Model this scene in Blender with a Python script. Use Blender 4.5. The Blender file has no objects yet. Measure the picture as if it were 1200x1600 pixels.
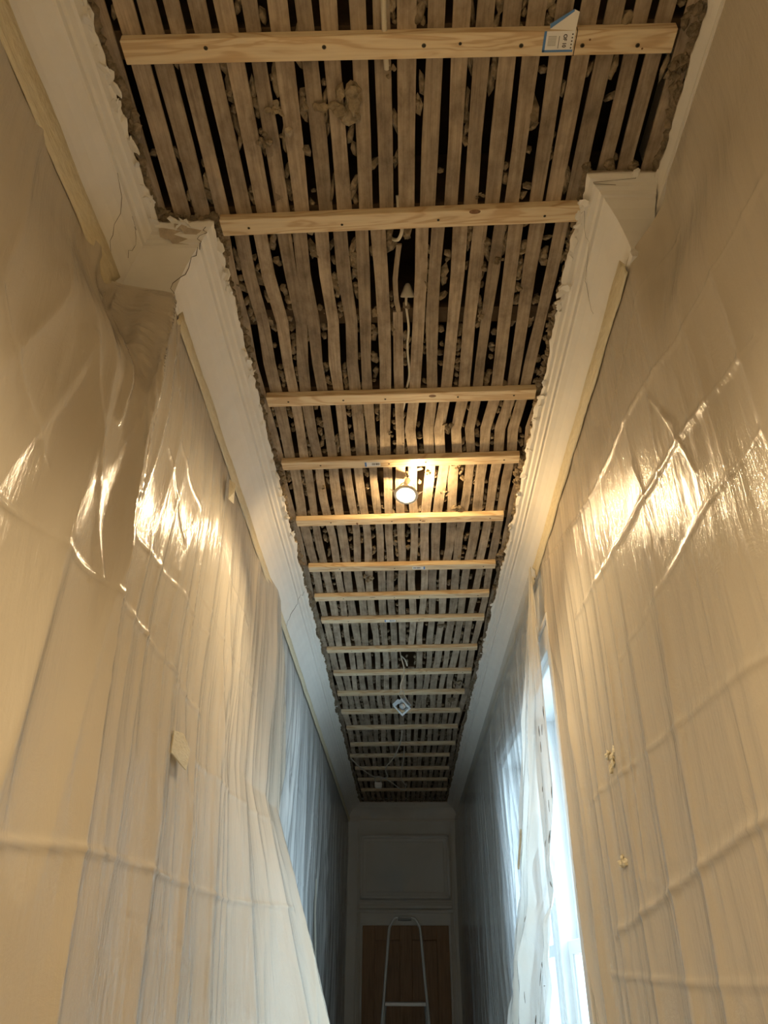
import bpy, bmesh, math, random
import numpy as np
from mathutils import Vector, Matrix, noise

scene = bpy.context.scene
COL = scene.collection
random.seed(7)
RNG = np.random.default_rng(11)

# ------------------------------------------------------------------ camera, world, light, exposure
def make_camera():
    roll = 0.009
    yw = Vector((32, -737, -1200)).normalized()           # corridor direction seen from the camera
    up = Vector((math.sin(-roll), math.cos(roll), 0))
    zw = (up - yw * up.dot(yw)).normalized()
    xw = yw.cross(zw)
    cam = bpy.data.cameras.new('camera')
    cam.sensor_fit = 'VERTICAL'
    cam.sensor_height = 24.0
    cam.sensor_width = 18.0
    cam.lens = 18.0
    cam.clip_start = 0.02
    ob = bpy.data.objects.new('camera', cam)
    m = Matrix((xw, yw, zw)).to_4x4()
    m.translation = Vector((0, 0, 1.6))
    ob.matrix_world = m
    COL.objects.link(ob)
    scene.camera = ob
make_camera()

world = bpy.data.worlds.new('overcast_sky')
scene.world = world
world.use_nodes = True
world.node_tree.nodes['Background'].inputs['Color'].default_value = (0.70, 0.85, 1.0, 1)
world.node_tree.nodes['Background'].inputs['Strength'].default_value = 9.5

def window_portal():
    l = bpy.data.lights.new('window_portal', 'AREA')
    l.shape = 'RECTANGLE'; l.size = 1.75; l.size_y = 1.66
    l.cycles.is_portal = True
    o = bpy.data.objects.new('window_portal', l); COL.objects.link(o)
    o.location = (0.80, 3.38, 1.775)
    o.rotation_euler = (0, math.pi / 2, 0)
window_portal()

scene.view_settings.view_transform = 'Standard'
scene.view_settings.look = 'None'
scene.view_settings.gamma = 1.0
scene.view_settings.use_curve_mapping = False
scene.view_settings.exposure = 0.40
scene.cycles.max_bounces = 8
scene.cycles.diffuse_bounces = 5
scene.cycles.transparent_max_bounces = 12
scene.cycles.caustics_reflective = False
scene.cycles.caustics_refractive = False
LAMP_W = 25.0
LAMP_COL = (1.0, 0.76, 0.45)

# ------------------------------------------------------------------ materials
MATS = {}
def nm(name):
    m = bpy.data.materials.new(name); m.use_nodes = True
    nt = m.node_tree; b = nt.nodes['Principled BSDF']
    MATS[name] = m
    return m, nt, b
def node(nt, typ, **kw):
    n = nt.nodes.new(typ)
    for k, v in kw.items():
        if k in n.inputs: n.inputs[k].default_value = v
        else: setattr(n, k, v)
    return n
def coords(nt, scale=(1, 1, 1), kind='Object', rand=False):
    tc = node(nt, 'ShaderNodeTexCoord')
    mp = node(nt, 'ShaderNodeMapping'); mp.inputs['Scale'].default_value = scale
    nt.links.new(tc.outputs[kind], mp.inputs['Vector'])
    if rand:
        oi = node(nt, 'ShaderNodeObjectInfo')
        mul = node(nt, 'ShaderNodeMath', operation='MULTIPLY'); mul.inputs[1].default_value = 37.0
        nt.links.new(oi.outputs['Random'], mul.inputs[0])
        cx = node(nt, 'ShaderNodeCombineXYZ')
        for i in range(3): nt.links.new(mul.outputs[0], cx.inputs[i])
        nt.links.new(cx.outputs[0], mp.inputs['Location'])
    return mp.outputs[0]
def ramp(nt, fac, stops):
    r = node(nt, 'ShaderNodeValToRGB')
    e = r.color_ramp.elements
    while len(e) < len(stops): e.new(0.5)
    for el, (p, c) in zip(e, stops):
        el.position = p; el.color = (*c, 1)
    nt.links.new(fac, r.inputs[0])
    return r.outputs[0]
def noise_fac(nt, vec, scale, detail=4, rough=0.6, dist=0.0):
    n = node(nt, 'ShaderNodeTexNoise'); n.inputs['Scale'].default_value = scale
    n.inputs['Detail'].default_value = detail; n.inputs['Roughness'].default_value = rough
    n.inputs['Distortion'].default_value = dist
    nt.links.new(vec, n.inputs['Vector'])
    return n.outputs['Fac']
def bump(nt, b, fac, strength, dist=0.01, prev=None):
    bn = node(nt, 'ShaderNodeBump'); bn.inputs['Strength'].default_value = strength
    bn.inputs['Distance'].default_value = dist
    nt.links.new(fac, bn.inputs['Height'])
    if prev is not None: nt.links.new(prev, bn.inputs['Normal'])
    if b is not None: nt.links.new(bn.outputs[0], b.inputs['Normal'])
    return bn.outputs[0]

def simple(name, col, rough=0.6, metal=0.0, var=0.0, scale=30, bmp=0.0, spec=0.5):
    m, nt, b = nm(name)
    b.inputs['Roughness'].default_value = rough
    b.inputs['Metallic'].default_value = metal
    b.inputs['Specular IOR Level'].default_value = spec
    v = coords(nt)
    f = noise_fac(nt, v, scale)
    lo = tuple(c * (1 - var) for c in col); hi = tuple(min(1, c * (1 + var)) for c in col)
    nt.links.new(ramp(nt, f, [(0.3, lo), (0.7, hi)]), b.inputs['Base Color'])
    if bmp: bump(nt, b, f, bmp)
    return m

simple('plaster_paint', (0.80, 0.78, 0.74), 0.75, var=0.03, scale=12, bmp=0.08)
simple('wall_paint', (0.80, 0.78, 0.73), 0.8, var=0.03, scale=6, bmp=0.05)
simple('end_wall_paint', (0.80, 0.81, 0.79), 0.7, var=0.02, scale=6, bmp=0.04)
simple('white_gloss', (0.80, 0.81, 0.82), 0.3, var=0.02, scale=8)
simple('render_grey', (0.38, 0.39, 0.37), 0.9, var=0.1, scale=4)
simple('broken_plaster', (0.50, 0.43, 0.34), 0.95, var=0.25, scale=60, bmp=0.5, spec=0.1)
simple('mortar', (0.23, 0.185, 0.13), 0.97, var=0.45, scale=55, bmp=0.8, spec=0.05)
simple('mortar_pale', (0.30, 0.245, 0.17), 0.97, var=0.4, scale=55, bmp=0.8, spec=0.05)
simple('crack_dark', (0.07, 0.055, 0.04), 1.0, var=0.2, spec=0.0)
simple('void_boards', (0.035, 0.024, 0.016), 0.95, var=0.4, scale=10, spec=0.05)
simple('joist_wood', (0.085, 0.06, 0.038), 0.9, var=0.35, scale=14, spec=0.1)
simple('floor_cover', (0.70, 0.66, 0.58), 0.6, var=0.08, scale=5)
simple('cable_white', (0.62, 0.58, 0.49), 0.5, var=0.06)
simple('cable_grey', (0.50, 0.48, 0.43), 0.6, var=0.1)
simple('steel', (0.70, 0.70, 0.70), 0.28, metal=1.0, var=0.1)
simple('screw_steel', (0.10, 0.085, 0.06), 0.45, metal=0.8, var=0.2)
simple('screw_hole', (0.02, 0.015, 0.01), 0.9)
simple('ladder_metal', (0.40, 0.40, 0.37), 0.4, metal=0.3, var=0.06)
simple('ladder_grip', (0.16, 0.16, 0.15), 0.5)
simple('fitting_metal', (0.42, 0.43, 0.44), 0.32, metal=0.9, var=0.1)
simple('black_plastic', (0.025, 0.025, 0.025), 0.5)
simple('ceramic_white', (0.78, 0.75, 0.68), 0.4)
simple('knot', (0.22, 0.11, 0.045), 0.6, var=0.4, scale=200)
simple('sticker_white', (0.88, 0.88, 0.88), 0.5)
simple('sticker_blue', (0.10, 0.26, 0.62), 0.5)
simple('ink', (0.05, 0.05, 0.055), 0.6)
simple('ink_grey', (0.42, 0.42, 0.42), 0.6)
simple('dirt_grey', (0.16, 0.13, 0.10), 0.9, var=0.3)

def mat_tape():
    m, nt, b = nm('masking_tape')
    b.inputs['Base Color'].default_value = (0.80, 0.69, 0.40, 1)
    b.inputs['Roughness'].default_value = 0.55
    f = noise_fac(nt, coords(nt, (14, 14, 60)), 3.0, 5)
    nt.links.new(ramp(nt, f, [(0.3, (0.66, 0.58, 0.40)), (0.7, (0.78, 0.71, 0.52))]), b.inputs['Base Color'])
    bump(nt, b, f, 0.4)
mat_tape()

def mat_lath():
    m, nt, b = nm('old_lath')
    b.inputs['Roughness'].default_value = 0.9
    b.inputs['Specular IOR Level'].default_value = 0.12
    v = coords(nt, (42, 1.6, 42), rand=True)
    f = noise_fac(nt, v, 3.0, 6, 0.65, 0.3)
    v2 = coords(nt, (9, 5, 9), rand=True)
    f2 = noise_fac(nt, v2, 2.0, 5, 0.7)
    c1 = ramp(nt, f, [(0.25, (0.22, 0.165, 0.11)), (0.5, (0.34, 0.26, 0.175)), (0.78, (0.45, 0.36, 0.25))])
    c2 = ramp(nt, f2, [(0.28, (0.50, 0.47, 0.44)), (0.55, (0.95, 0.95, 0.95)), (0.75, (1.22, 1.2, 1.15))])
    mx = node(nt, 'ShaderNodeMix', data_type='RGBA', blend_type='MULTIPLY'); mx.inputs[0].default_value = 1.0
    nt.links.new(c1, mx.inputs[6]); nt.links.new(c2, mx.inputs[7])
    oi = node(nt, 'ShaderNodeObjectInfo')
    hs = node(nt, 'ShaderNodeHueSaturation'); hs.inputs['Saturation'].default_value = 0.78
    mr = node(nt, 'ShaderNodeMapRange'); mr.inputs['To Min'].default_value = 0.92; mr.inputs['To Max'].default_value = 1.38
    nt.links.new(oi.outputs['Random'], mr.inputs['Value']); nt.links.new(mr.outputs[0], hs.inputs['Value'])
    nt.links.new(mx.outputs[2], hs.inputs['Color'])
    nt.links.new(hs.outputs[0], b.inputs['Base Color'])
    bump(nt, b, f, 0.45, 0.004)
mat_lath()

def mat_pine():
    m, nt, b = nm('pine')
    b.inputs['Roughness'].default_value = 0.55
    v = coords(nt, (1.2, 10, 10), rand=True)
    n1 = noise_fac(nt, v, 2.2, 3, 0.5, 0.8)
    w = node(nt, 'ShaderNodeMath', operation='MULTIPLY'); w.inputs[1].default_value = 38
    nt.links.new(n1, w.inputs[0])
    s = node(nt, 'ShaderNodeMath', operation='SINE'); nt.links.new(w.outputs[0], s.inputs[0])
    mr = node(nt, 'ShaderNodeMapRange'); mr.inputs['From Min'].default_value = -1
    nt.links.new(s.outputs[0], mr.inputs['Value'])
    c = ramp(nt, mr.outputs[0], [(0.0, (0.80, 0.68, 0.48)), (0.6, (0.77, 0.63, 0.42)), (1.0, (0.63, 0.46, 0.27))])
    v2 = coords(nt, (3, 60, 60), rand=True)
    f2 = noise_fac(nt, v2, 3, 4)
    c2 = ramp(nt, f2, [(0.3, (0.92, 0.9, 0.88)), (0.7, (1.05, 1.05, 1.05))])
    mx = node(nt, 'ShaderNodeMix', data_type='RGBA', blend_type='MULTIPLY'); mx.inputs[0].default_value = 1.0
    nt.links.new(c, mx.inputs[6]); nt.links.new(c2, mx.inputs[7])
    nt.links.new(mx.outputs[2], b.inputs['Base Color'])
    bump(nt, b, f2, 0.12, 0.003)
mat_pine()

def mat_door():
    m, nt, b = nm('stained_wood')
    b.inputs['Roughness'].default_value = 0.45
    f = noise_fac(nt, coords(nt, (22, 22, 1.5), rand=True), 3.0, 5, 0.6, 0.4)
    nt.links.new(ramp(nt, f, [(0.3, (0.20, 0.105, 0.042)), (0.7, (0.34, 0.19, 0.085))]), b.inputs['Base Color'])
mat_door()

def film_fresnel(nt, ior):
    # same reflectance from both sides of a thin film (the node would invert the index behind)
    geo = node(nt, 'ShaderNodeNewGeometry')
    mr = node(nt, 'ShaderNodeMapRange'); mr.inputs['To Min'].default_value = ior; mr.inputs['To Max'].default_value = 1 / ior
    nt.links.new(geo.outputs['Backfacing'], mr.inputs['Value'])
    fr = node(nt, 'ShaderNodeFresnel'); nt.links.new(mr.outputs[0], fr.inputs['IOR'])
    return fr
def mat_film(name, tint, transp, transl, wr=1.0, rough=0.16, spec=0.7):
    """milky polythene dust sheet: diffuse + translucent + clear share, glossy wrinkled skin"""
    m = bpy.data.materials.new(name); m.use_nodes = True; MATS[name] = m
    nt = m.node_tree; nt.nodes.clear()
    out = node(nt, 'ShaderNodeOutputMaterial')
    tall = coords(nt, (1.0, 24, 1.7), rand=True)
    f1 = noise_fac(nt, tall, 1.0, 7, 0.62, 0.5)
    crk = coords(nt, (1.0, 9, 5), rand=True)
    f2 = noise_fac(nt, crk, 1.6, 6, 0.7, 1.4)
    tall2 = coords(nt, (1.0, 60, 5.5), rand=True)
    f3 = noise_fac(nt, tall2, 1.0, 4, 0.6, 0.8)
    n1 = bump(nt, None, f1, 0.15 * wr, 0.03)
    n2 = bump(nt, None, f2, 0.10 * wr, 0.02, n1)
    n3 = bump(nt, None, f3, 0.60 * wr, 0.007, n2)
    d = node(nt, 'ShaderNodeBsdfDiffuse', Color=(*tint, 1))
    t = node(nt, 'ShaderNodeBsdfTranslucent', Color=(*tint, 1))
    g = node(nt, 'ShaderNodeBsdfGlossy', Color=(spec, spec, spec, 1)); g.inputs['Roughness'].default_value = rough
    c = node(nt, 'ShaderNodeBsdfTransparent', Color=(1, 1, 1, 1))
    nt.links.new(n2, d.inputs['Normal']); nt.links.new(n2, t.inputs['Normal']); nt.links.new(n3, g.inputs['Normal'])
    m1 = node(nt, 'ShaderNodeMixShader'); m1.inputs[0].default_value = transl
    nt.links.new(d.outputs[0], m1.inputs[1]); nt.links.new(t.outputs[0], m1.inputs[2])
    m2 = node(nt, 'ShaderNodeMixShader'); m2.inputs[0].default_value = transp
    nt.links.new(m1.outputs[0], m2.inputs[1]); nt.links.new(c.outputs[0], m2.inputs[2])
    fr = film_fresnel(nt, 1.38)
    nt.links.new(n2, fr.inputs['Normal'])
    m3 = node(nt, 'ShaderNodeMixShader')
    nt.links.new(fr.outputs[0], m3.inputs[0])
    nt.links.new(m2.outputs[0], m3.inputs[1]); nt.links.new(g.outputs[0], m3.inputs[2])
    nt.links.new(m3.outputs[0], out.inputs['Surface'])
mat_film('polythene', (0.77, 0.70, 0.59), 0.12, 0.22)
mat_film('polythene_thin', (0.86, 0.87, 0.87), 0.20, 0.2, 0.45)
mat_film('polythene_clear', (0.86, 0.87, 0.87), 0.62, 0.2, 0.45)
mat_film('polythene_loose', (0.80, 0.79, 0.75), 0.24, 0.10, 0.7)

def mat_glass():
    m = bpy.data.materials.new('obscured_glass'); m.use_nodes = True; MATS['obscured_glass'] = m
    nt = m.node_tree; nt.nodes.clear()
    out = node(nt, 'ShaderNodeOutputMaterial')
    v = coords(nt, (1, 1, 1))
    vo = node(nt, 'ShaderNodeTexVoronoi'); vo.inputs['Scale'].default_value = 60
    nt.links.new(v, vo.inputs['Vector'])
    n1 = bump(nt, None, vo.outputs['Distance'], 1.0, 0.02)
    col = ramp(nt, vo.outputs['Distance'], [(0.1, (0.95, 1.0, 1.0)), (0.6, (0.62, 0.74, 0.76))])
    t = node(nt, 'ShaderNodeBsdfTranslucent'); nt.links.new(col, t.inputs['Color'])
    g = node(nt, 'ShaderNodeBsdfGlossy'); g.inputs['Roughness'].default_value = 0.15
    c = node(nt, 'ShaderNodeBsdfTransparent'); nt.links.new(col, c.inputs['Color'])
    for s_ in (t, g): nt.links.new(n1, s_.inputs['Normal'])
    m1 = node(nt, 'ShaderNodeMixShader'); m1.inputs[0].default_value = 0.8
    nt.links.new(t.outputs[0], m1.inputs[1]); nt.links.new(c.outputs[0], m1.inputs[2])
    m2 = node(nt, 'ShaderNodeMixShader'); fr = film_fresnel(nt, 1.5)
    nt.links.new(fr.outputs[0], m2.inputs[0])
    nt.links.new(m1.outputs[0], m2.inputs[1]); nt.links.new(g.outputs[0], m2.inputs[2])
    nt.links.new(m2.outputs[0], out.inputs['Surface'])
mat_glass()

def mat_emit(name, col, strength):
    m = bpy.data.materials.new(name); m.use_nodes = True; MATS[name] = m
    nt = m.node_tree; nt.nodes.clear()
    out = node(nt, 'ShaderNodeOutputMaterial'); e = node(nt, 'ShaderNodeEmission')
    e.inputs['Color'].default_value = (*col, 1); e.inputs['Strength'].default_value = strength
    nt.links.new(e.outputs[0], out.inputs['Surface'])
mat_emit('bulb_glow', (1.0, 0.86, 0.62), 60.0)

# ------------------------------------------------------------------ helpers
def link(name, me, mat, parent=None, smooth=False):
    me.name = name
    if mat and not me.materials: me.materials.append(MATS[mat])
    if smooth:
        for p in me.polygons: p.use_smooth = True
    o = bpy.data.objects.new(name, me); COL.objects.link(o)
    if parent is not None: o.parent = parent
    return o
def from_bm(name, bm, mat, parent=None, smooth=False):
    me = bpy.data.meshes.new(name); bm.normal_update(); bm.to_mesh(me); bm.free()
    return link(name, me, mat, parent, smooth)
def pyd(name, v, f, mat, parent=None, smooth=False):
    me = bpy.data.meshes.new(name); me.from_pydata(v, [], f); me.update()
    return link(name, me, mat, parent, smooth)
def tag(o, label=None, cat=None, group=None, kind=None):
    if label: o['label'] = label
    if cat: o['category'] = cat
    if group: o['group'] = group
    if kind: o['kind'] = kind
    return o
def empty(name, loc, label, cat, group=None):
    o = bpy.data.objects.new(name, None); COL.objects.link(o); o.location = loc
    o.empty_display_size = 0.05
    return tag(o, label, cat, group)
def bx(bm, lo, hi, bevel=0.0):
    r = bmesh.ops.create_cube(bm, size=1.0)
    vs = r['verts']
    for v in vs:
        v.co = Vector([lo[i] + (v.co[i] + 0.5) * (hi[i] - lo[i]) for i in range(3)])
    if bevel:
        es = list({e for v in vs for e in v.link_edges})
        bmesh.ops.bevel(bm, geom=es, offset=bevel, segments=1, affect='EDGES', profile=0.5)
def box(name, lo, hi, mat, parent=None, bevel=0.0):
    bm = bmesh.new(); bx(bm, lo, hi, bevel)
    return from_bm(name, bm, mat, parent)
def tube_mesh(pts, r, seg=8, caps=True):
    """swept tube through pts (list of Vector); r number or list"""
    pts = [Vector(p) for p in pts]; n = len(pts)
    rs = r if isinstance(r, (list, tuple)) else [r] * n
    v, f = [], []
    prev = None
    for i, p in enumerate(pts):
        t = (pts[min(i + 1, n - 1)] - pts[max(i - 1, 0)]).normalized()
        if prev is None:
            a = Vector((0, 0, 1)) if abs(t.z) < 0.9 else Vector((1, 0, 0))
            u = t.cross(a).normalized()
        else:
            u = (prev - t * prev.dot(t)).normalized()
        prev = u; w = t.cross(u)
        for k in range(seg):
            a = 2 * math.pi * k / seg
            v.append(p + (u * math.cos(a) + w * math.sin(a)) * rs[i])
    for i in range(n - 1):
        for k in range(seg):
            a, b = i * seg + k, i * seg + (k + 1) % seg
            f.append((a, b, b + seg, a + seg))
    if caps:
        f.append(tuple(range(seg))[::-1]); f.append(tuple(range((n - 1) * seg, n * seg)))
    return v, f
def smooth_pts(pts, n=6):
    pts = [Vector(p) for p in pts]; out = []
    P = [pts[0]] + pts + [pts[-1]]
    for i in range(1, len(P) - 2):
        for k in range(n):
            t = k / n
            a, b, c, d = P[i - 1], P[i], P[i + 1], P[i + 2]
            out.append(0.5 * ((2 * b) + (c - a) * t + (2 * a - 5 * b + 4 * c - d) * t * t + (3 * b - a - 3 * c + d) * t ** 3))
    out.append(pts[-1])
    return out
def tube(name, pts, r, mat, parent=None, seg=8, n=6):
    p = smooth_pts(pts, n) if n else pts
    v, f = tube_mesh(p, r, seg)
    return pyd(name, v, f, mat, parent, True)
def lathe(name, prof, mat, parent=None, seg=24, M=None):
    v, f = [], []
    for r, z in prof:
        for k in range(seg):
            a = 2 * math.pi * k / seg
            p = Vector((r * math.cos(a), r * math.sin(a), z))
            v.append(M @ p if M else p)
    for i in range(len(prof) - 1):
        for k in range(seg):
            a, b = i * seg + k, i * seg + (k + 1) % seg
            f.append((a, b, b + seg, a + seg))
    if prof[0][0] > 1e-6: f.append(tuple(range(seg))[::-1])
    if prof[-1][0] > 1e-6: f.append(tuple(range((len(prof) - 1) * seg, len(prof) * seg)))
    return pyd(name, v, f, mat, parent, True)

class VN:                                                # smooth 2-D value noise on arrays
    def __init__(s, seed): s.g = np.random.default_rng(seed).random((97, 89))
    def __call__(s, x, y):
        xi = np.floor(x).astype(int); yi = np.floor(y).astype(int)
        fx = x - xi; fy = y - yi
        fx = fx * fx * (3 - 2 * fx); fy = fy * fy * (3 - 2 * fy)
        g = lambda a, b: s.g[a % 97, b % 89]
        return ((g(xi, yi) * (1 - fx) + g(xi + 1, yi) * fx) * (1 - fy) + (g(xi, yi + 1) * (1 - fx) + g(xi + 1, yi + 1) * fx) * fy) * 2 - 1

# ------------------------------------------------------------------ the room
ZC = 3.085           # underside of the old ceiling plaster
ZL = 3.100           # underside of the laths
YE = 7.85            # end wall
YB = -1.30           # wall behind
YSL, YSR = 1.25, 1.14
XLN, XLF = -0.66, -0.53
XRN, XRF = 0.575, 0.53

fl = box('floor', (-0.95, YB, -0.05), (0.95, YE + 0.2, 0.0), 'floor_cover'); tag(fl, kind='structure')

bm = bmesh.new()
bx(bm, (-0.9, YB, 0), (XLN, YSL, 3.3)); bx(bm, (-0.9, YSL, 0), (XLF, YE + 0.2, 3.3))
tag(from_bm('wall_left', bm, 'wall_paint'), kind='structure')

WY0, WY1, WZ0, WZ1 = 2.56, 4.20, 0.95, 2.60
bm = bmesh.new()
bx(bm, (XRN, YB, 0), (0.9, YSR, 3.3))
def quadbox(y0, y1, z0, z1, xa=XRF, xb=XRF):
    vs = [bm.verts.new(p) for p in ((xa, y0, z0), (0.8, y0, z0), (0.8, y1, z0), (xb, y1, z0), (xa, y0, z1), (0.8, y0, z1), (0.8, y1, z1), (xb, y1, z1))]
    for q in ((0, 3, 2, 1), (4, 5, 6, 7), (0, 1, 5, 4), (1, 2, 6, 5), (2, 3, 7, 6), (3, 0, 4, 7)): bm.faces.new([vs[i] for i in q])
quadbox(YSR, WY0, 0, 3.3, 0.515, XRF)
quadbox(WY0, WY1, 0, WZ0); quadbox(WY0, WY1, WZ1, 3.3); quadbox(WY1, YE + 0.2, 0, 3.3)
tag(from_bm('wall_right', bm, 'wall_paint'), kind='structure')
tag(box('wall_end', (-0.95, YE, 0), (0.95, YE + 0.2, 3.3), 'end_wall_paint'), kind='structure')
tag(box('wall_back', (-0.95, YB - 0.2, 0), (0.95, YB, 3.3), 'wall_paint'), kind='structure')

# added outer wall, keeps the obscured glass from facing bright open sky
tag(box('added_sky_block_wall', (0.86, 4.55, -0.05), (4.2, 4.75, 5.0), 'render_grey'), kind='structure')
tag(box('added_sky_block_ground', (0.80, -3.0, -0.10), (4.2, 4.75, -0.05), 'render_grey'), kind='structure')  # added ground out of view, hides the lower sky from the window
# ------------------------------------------------------------------ cornices
PROF = [(0.0, 0.155), (0.013, 0.155), (0.017, 0.146), (0.013, 0.136), (0.011, 0.128), (0.016, 0.108), (0.025, 0.085), (0.037, 0.063),
        (0.052, 0.046), (0.066, 0.036), (0.069, 0.030), (0.076, 0.030), (0.080, 0.022), (0.090, 0.019), (0.094, 0.012), (0.104, 0.011), (0.112, 0.005)]
def path_frames(path, step):
    """points along a plan polyline with mitred inward normals; inward = right-hand side of travel times side"""
    segs = []
    n = len(path)
    for i in range(n - 1):
        a, b = Vector(path[i]), Vector(path[i + 1])
        segs.append((b - a).normalized())
    nor = [Vector((d.y, -d.x)) for d in segs]
    mit = []
    for i in range(n):
        if i == 0: mit.append(nor[0])
        elif i == n - 1: mit.append(nor[-1])
        else:
            m = (nor[i - 1] + nor[i])
            mit.append(m / (1 + nor[i - 1].dot(nor[i])))
    fr = []
    for i in range(n - 1):
        a, b = Vector(path[i]), Vector(path[i + 1])
        k = max(1, int((b - a).length / step))
        for j in range(k + (1 if i == n - 2 else 0)):
            t = j / k
            fr.append((a.lerp(b, t), mit[i].lerp(mit[i + 1], t)))
    return fr
def cornice(name, path, sign, label, prof=PROF, step=0.012, rag=0.010, seed=3.1):
    fr = path_frames(path, step)
    n = len(prof) + 3
    v, f = [], []
    for i, (p, m) in enumerate(fr):
        s = i * step
        j1 = noise.noise((s * 9, seed, 0)) * rag * 1.1 + noise.noise((s * 42, seed, 4)) * rag * 0.7
        big = max(0, noise.noise((s * 3.1, seed, 9)) - 0.25) * rag * 4
        wob = noise.noise((s * 2.2, seed, 2)) * 0.0018
        for k, (d, h) in enumerate(prof):
            w = max(0, (k - len(prof) + 4) / 4)
            dd = d + (j1 - big) * w ** 1.5 + (wob if k > 3 else 0)
            v.append((p.x + m.x * sign * dd, p.y + m.y * sign * dd, ZC - h))
        d = prof[-1][0] + j1 - big
        for dd, zz in ((d + noise.noise((s * 60, seed, 7)) * 0.003, ZC - 0.001 + noise.noise((s * 30, seed, 5)) * 0.002),
                       (d - 0.004 + noise.noise((s * 50, seed, 8)) * 0.004, ZC + 0.012), (0.0, ZC + 0.016)):
            v.append((p.x + m.x * sign * dd, p.y + m.y * sign * dd, zz))
    for i in range(len(fr) - 1):
        for k in range(n - 1):
            a = i * n + k
            f.append((a, a + 1, a + n + 1, a + n) if sign > 0 else (a, a + n, a + n + 1, a + 1))
    me = bpy.data.meshes.new(name); me.from_pydata(v, [], f); me.update()
    me.materials.append(MATS['plaster_paint']); me.materials.append(MATS['broken_plaster'])
    for pi, p in enumerate(me.polygons):
        if pi % (n - 1) >= len(prof): p.material_index = 1
        p.use_smooth = False
    o = link(name, me, None)
    tag(o, label, 'cornice', kind='structure')
    return o, fr
pathL = [(XLN, YB), (XLN, YSL), (XLF, YSL), (XLF, YE)]
tr1, frL = cornice('trim_1', pathL, 1, 'white moulded plaster cornice with torn upper edge along the left wall')
pathR = [(0.560, YSR), (0.515, YSR), (XRF, 2.5), (XRF, YE)]
PROFR = [(d * 0.97, h) for d, h in PROF]
tr2, frR = cornice('trim_2', pathR, -1, 'white moulded plaster cornice with torn upper edge along the window wall', PROFR, seed=8.3)
PROFN = [(0.0, 0.048), (0.012, 0.048), (0.013, 0.040), (0.010, 0.030), (0.016, 0.016), (0.020, 0.006)]
tr4, frN = cornice('trim_2', [(XRN, YB), (XRN, YSR + 0.0)], -1, 'narrow white plaster band left above the sheeted wall', PROFN, rag=0.006, seed=1.7)
tr3, frE = cornice('trim_3', [(XLF, YE), (XRF, YE)], 1, 'white moulded plaster cornice above the end door', seed=5.5, rag=0.004)

def corn_pt(fr_path, sign, i, u, prof=PROF, lift=0.0012):
    """world point on a cornice: frame index i, profile position u in 0..1"""
    p, m = fr_path[max(0, min(len(fr_path) - 1, int(i)))]
    q = u * (len(prof) - 1); k = min(int(q), len(prof) - 2); t = q - k
    d = prof[k][0] * (1 - t) + prof[k + 1][0] * t + lift
    h = prof[k][1] * (1 - t) + prof[k + 1][1] * t + lift
    return Vector((p.x + m.x * sign * d, p.y + m.y * sign * d, ZC - h))
def crack(fr_path, sign, pts, parent, w=0.0014, prof=PROF):
    P = []
    for (i0, u0), (i1, u1) in zip(pts[:-1], pts[1:]):
        for k in range(6):
            t = k / 6
            P.append(corn_pt(fr_path, sign, i0 + (i1 - i0) * t + random.uniform(-1, 1), u0 + (u1 - u0) * t, prof, 0.0006))
    v, f = tube_mesh(P, [w * random.uniform(0.4, 1.0) for _ in P], 5)
    pyd('crack', v, f, 'crack_dark', parent)
iS = int((YSL - YB) / 0.012)              # frame index at the internal corner of the left step
iO = iS + int((XLF - XLN) / 0.012)        # outer corner
crack(frL, 1, [(iO - 3, 0.0), (iO - 4, 0.16), (iO + 0, 0.22), (iO + 1, 0.45), (iO + 1, 0.7), (iO - 1, 0.98)], tr1, 0.0010)
crack(frL, 1, [(iS - 2, 0.05), (iS - 7, 0.30), (iS - 10, 0.5), (iS - 17, 0.66)], tr1, 0.0006)
crack(frL, 1, [(iS - 6, 0.62), (iS - 2, 0.55), (iS - 1, 0.42)], tr1, 0.0004)
crack(frL, 1, [(iO + 164, 0.25), (iO + 163, 0.5), (iO + 159, 0.7), (iO + 158, 0.98)], tr1, 0.0009)
crack(frR, -1, [(10, 0.95), (14, 0.7), (22, 0.55), (26, 0.4)], tr2, 0.0004, PROFR)
crack(frR, -1, [(2, 0.95), (3, 0.8)], tr2, 0.0006, PROFR)

# loose flakes of paint and plaster along the torn cornice edges
def flake_mesh(seed):
    r = random.Random(seed); n = 7; v = []
    for zz in (0, 0.0035):
        for k in range(n):
            a = 2 * math.pi * k / n; q = r.uniform(0.55, 1.1)
            v.append((math.cos(a) * 0.012 * q * 1.6, math.sin(a) * 0.009 * q, zz + r.uniform(-0.0015, 0.0015)))
    f = [tuple(range(n))[::-1], tuple(range(n, 2 * n))] + [(k, (k + 1) % n, n + (k + 1) % n, n + k) for k in range(n)]
    me = bpy.data.meshes.new('plaster_flake'); me.from_pydata(v, [], f); me.update()
    return me
FL = []
for q in range(6):
    me = flake_mesh(q); me.materials.append(MATS['plaster_paint' if q < 5 else 'broken_plaster']); FL.append(me)
def flakes(fr_path, sign, parent, n, i0, i1, prof, seed):
    r = random.Random(seed)
    for _ in range(n):
        i = r.uniform(0, 1) ** 1.7 * (i1 - i0) + i0
        p = corn_pt(fr_path, sign, i, r.uniform(0.93, 1.0), prof, 0.001)
        o = bpy.data.objects.new('plaster_flake', r.choice(FL[:5])); COL.objects.link(o); o.parent = parent
        o.location = p + Vector((0, 0, -0.001))
        s = r.uniform(0.4, 1.25); o.scale = (s, s * r.uniform(0.7, 1.3), s)
        o.rotation_euler = (r.uniform(-0.5, 0.5), r.uniform(-0.5, 0.5), math.pi / 2 + r.uniform(-0.7, 0.7))
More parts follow.
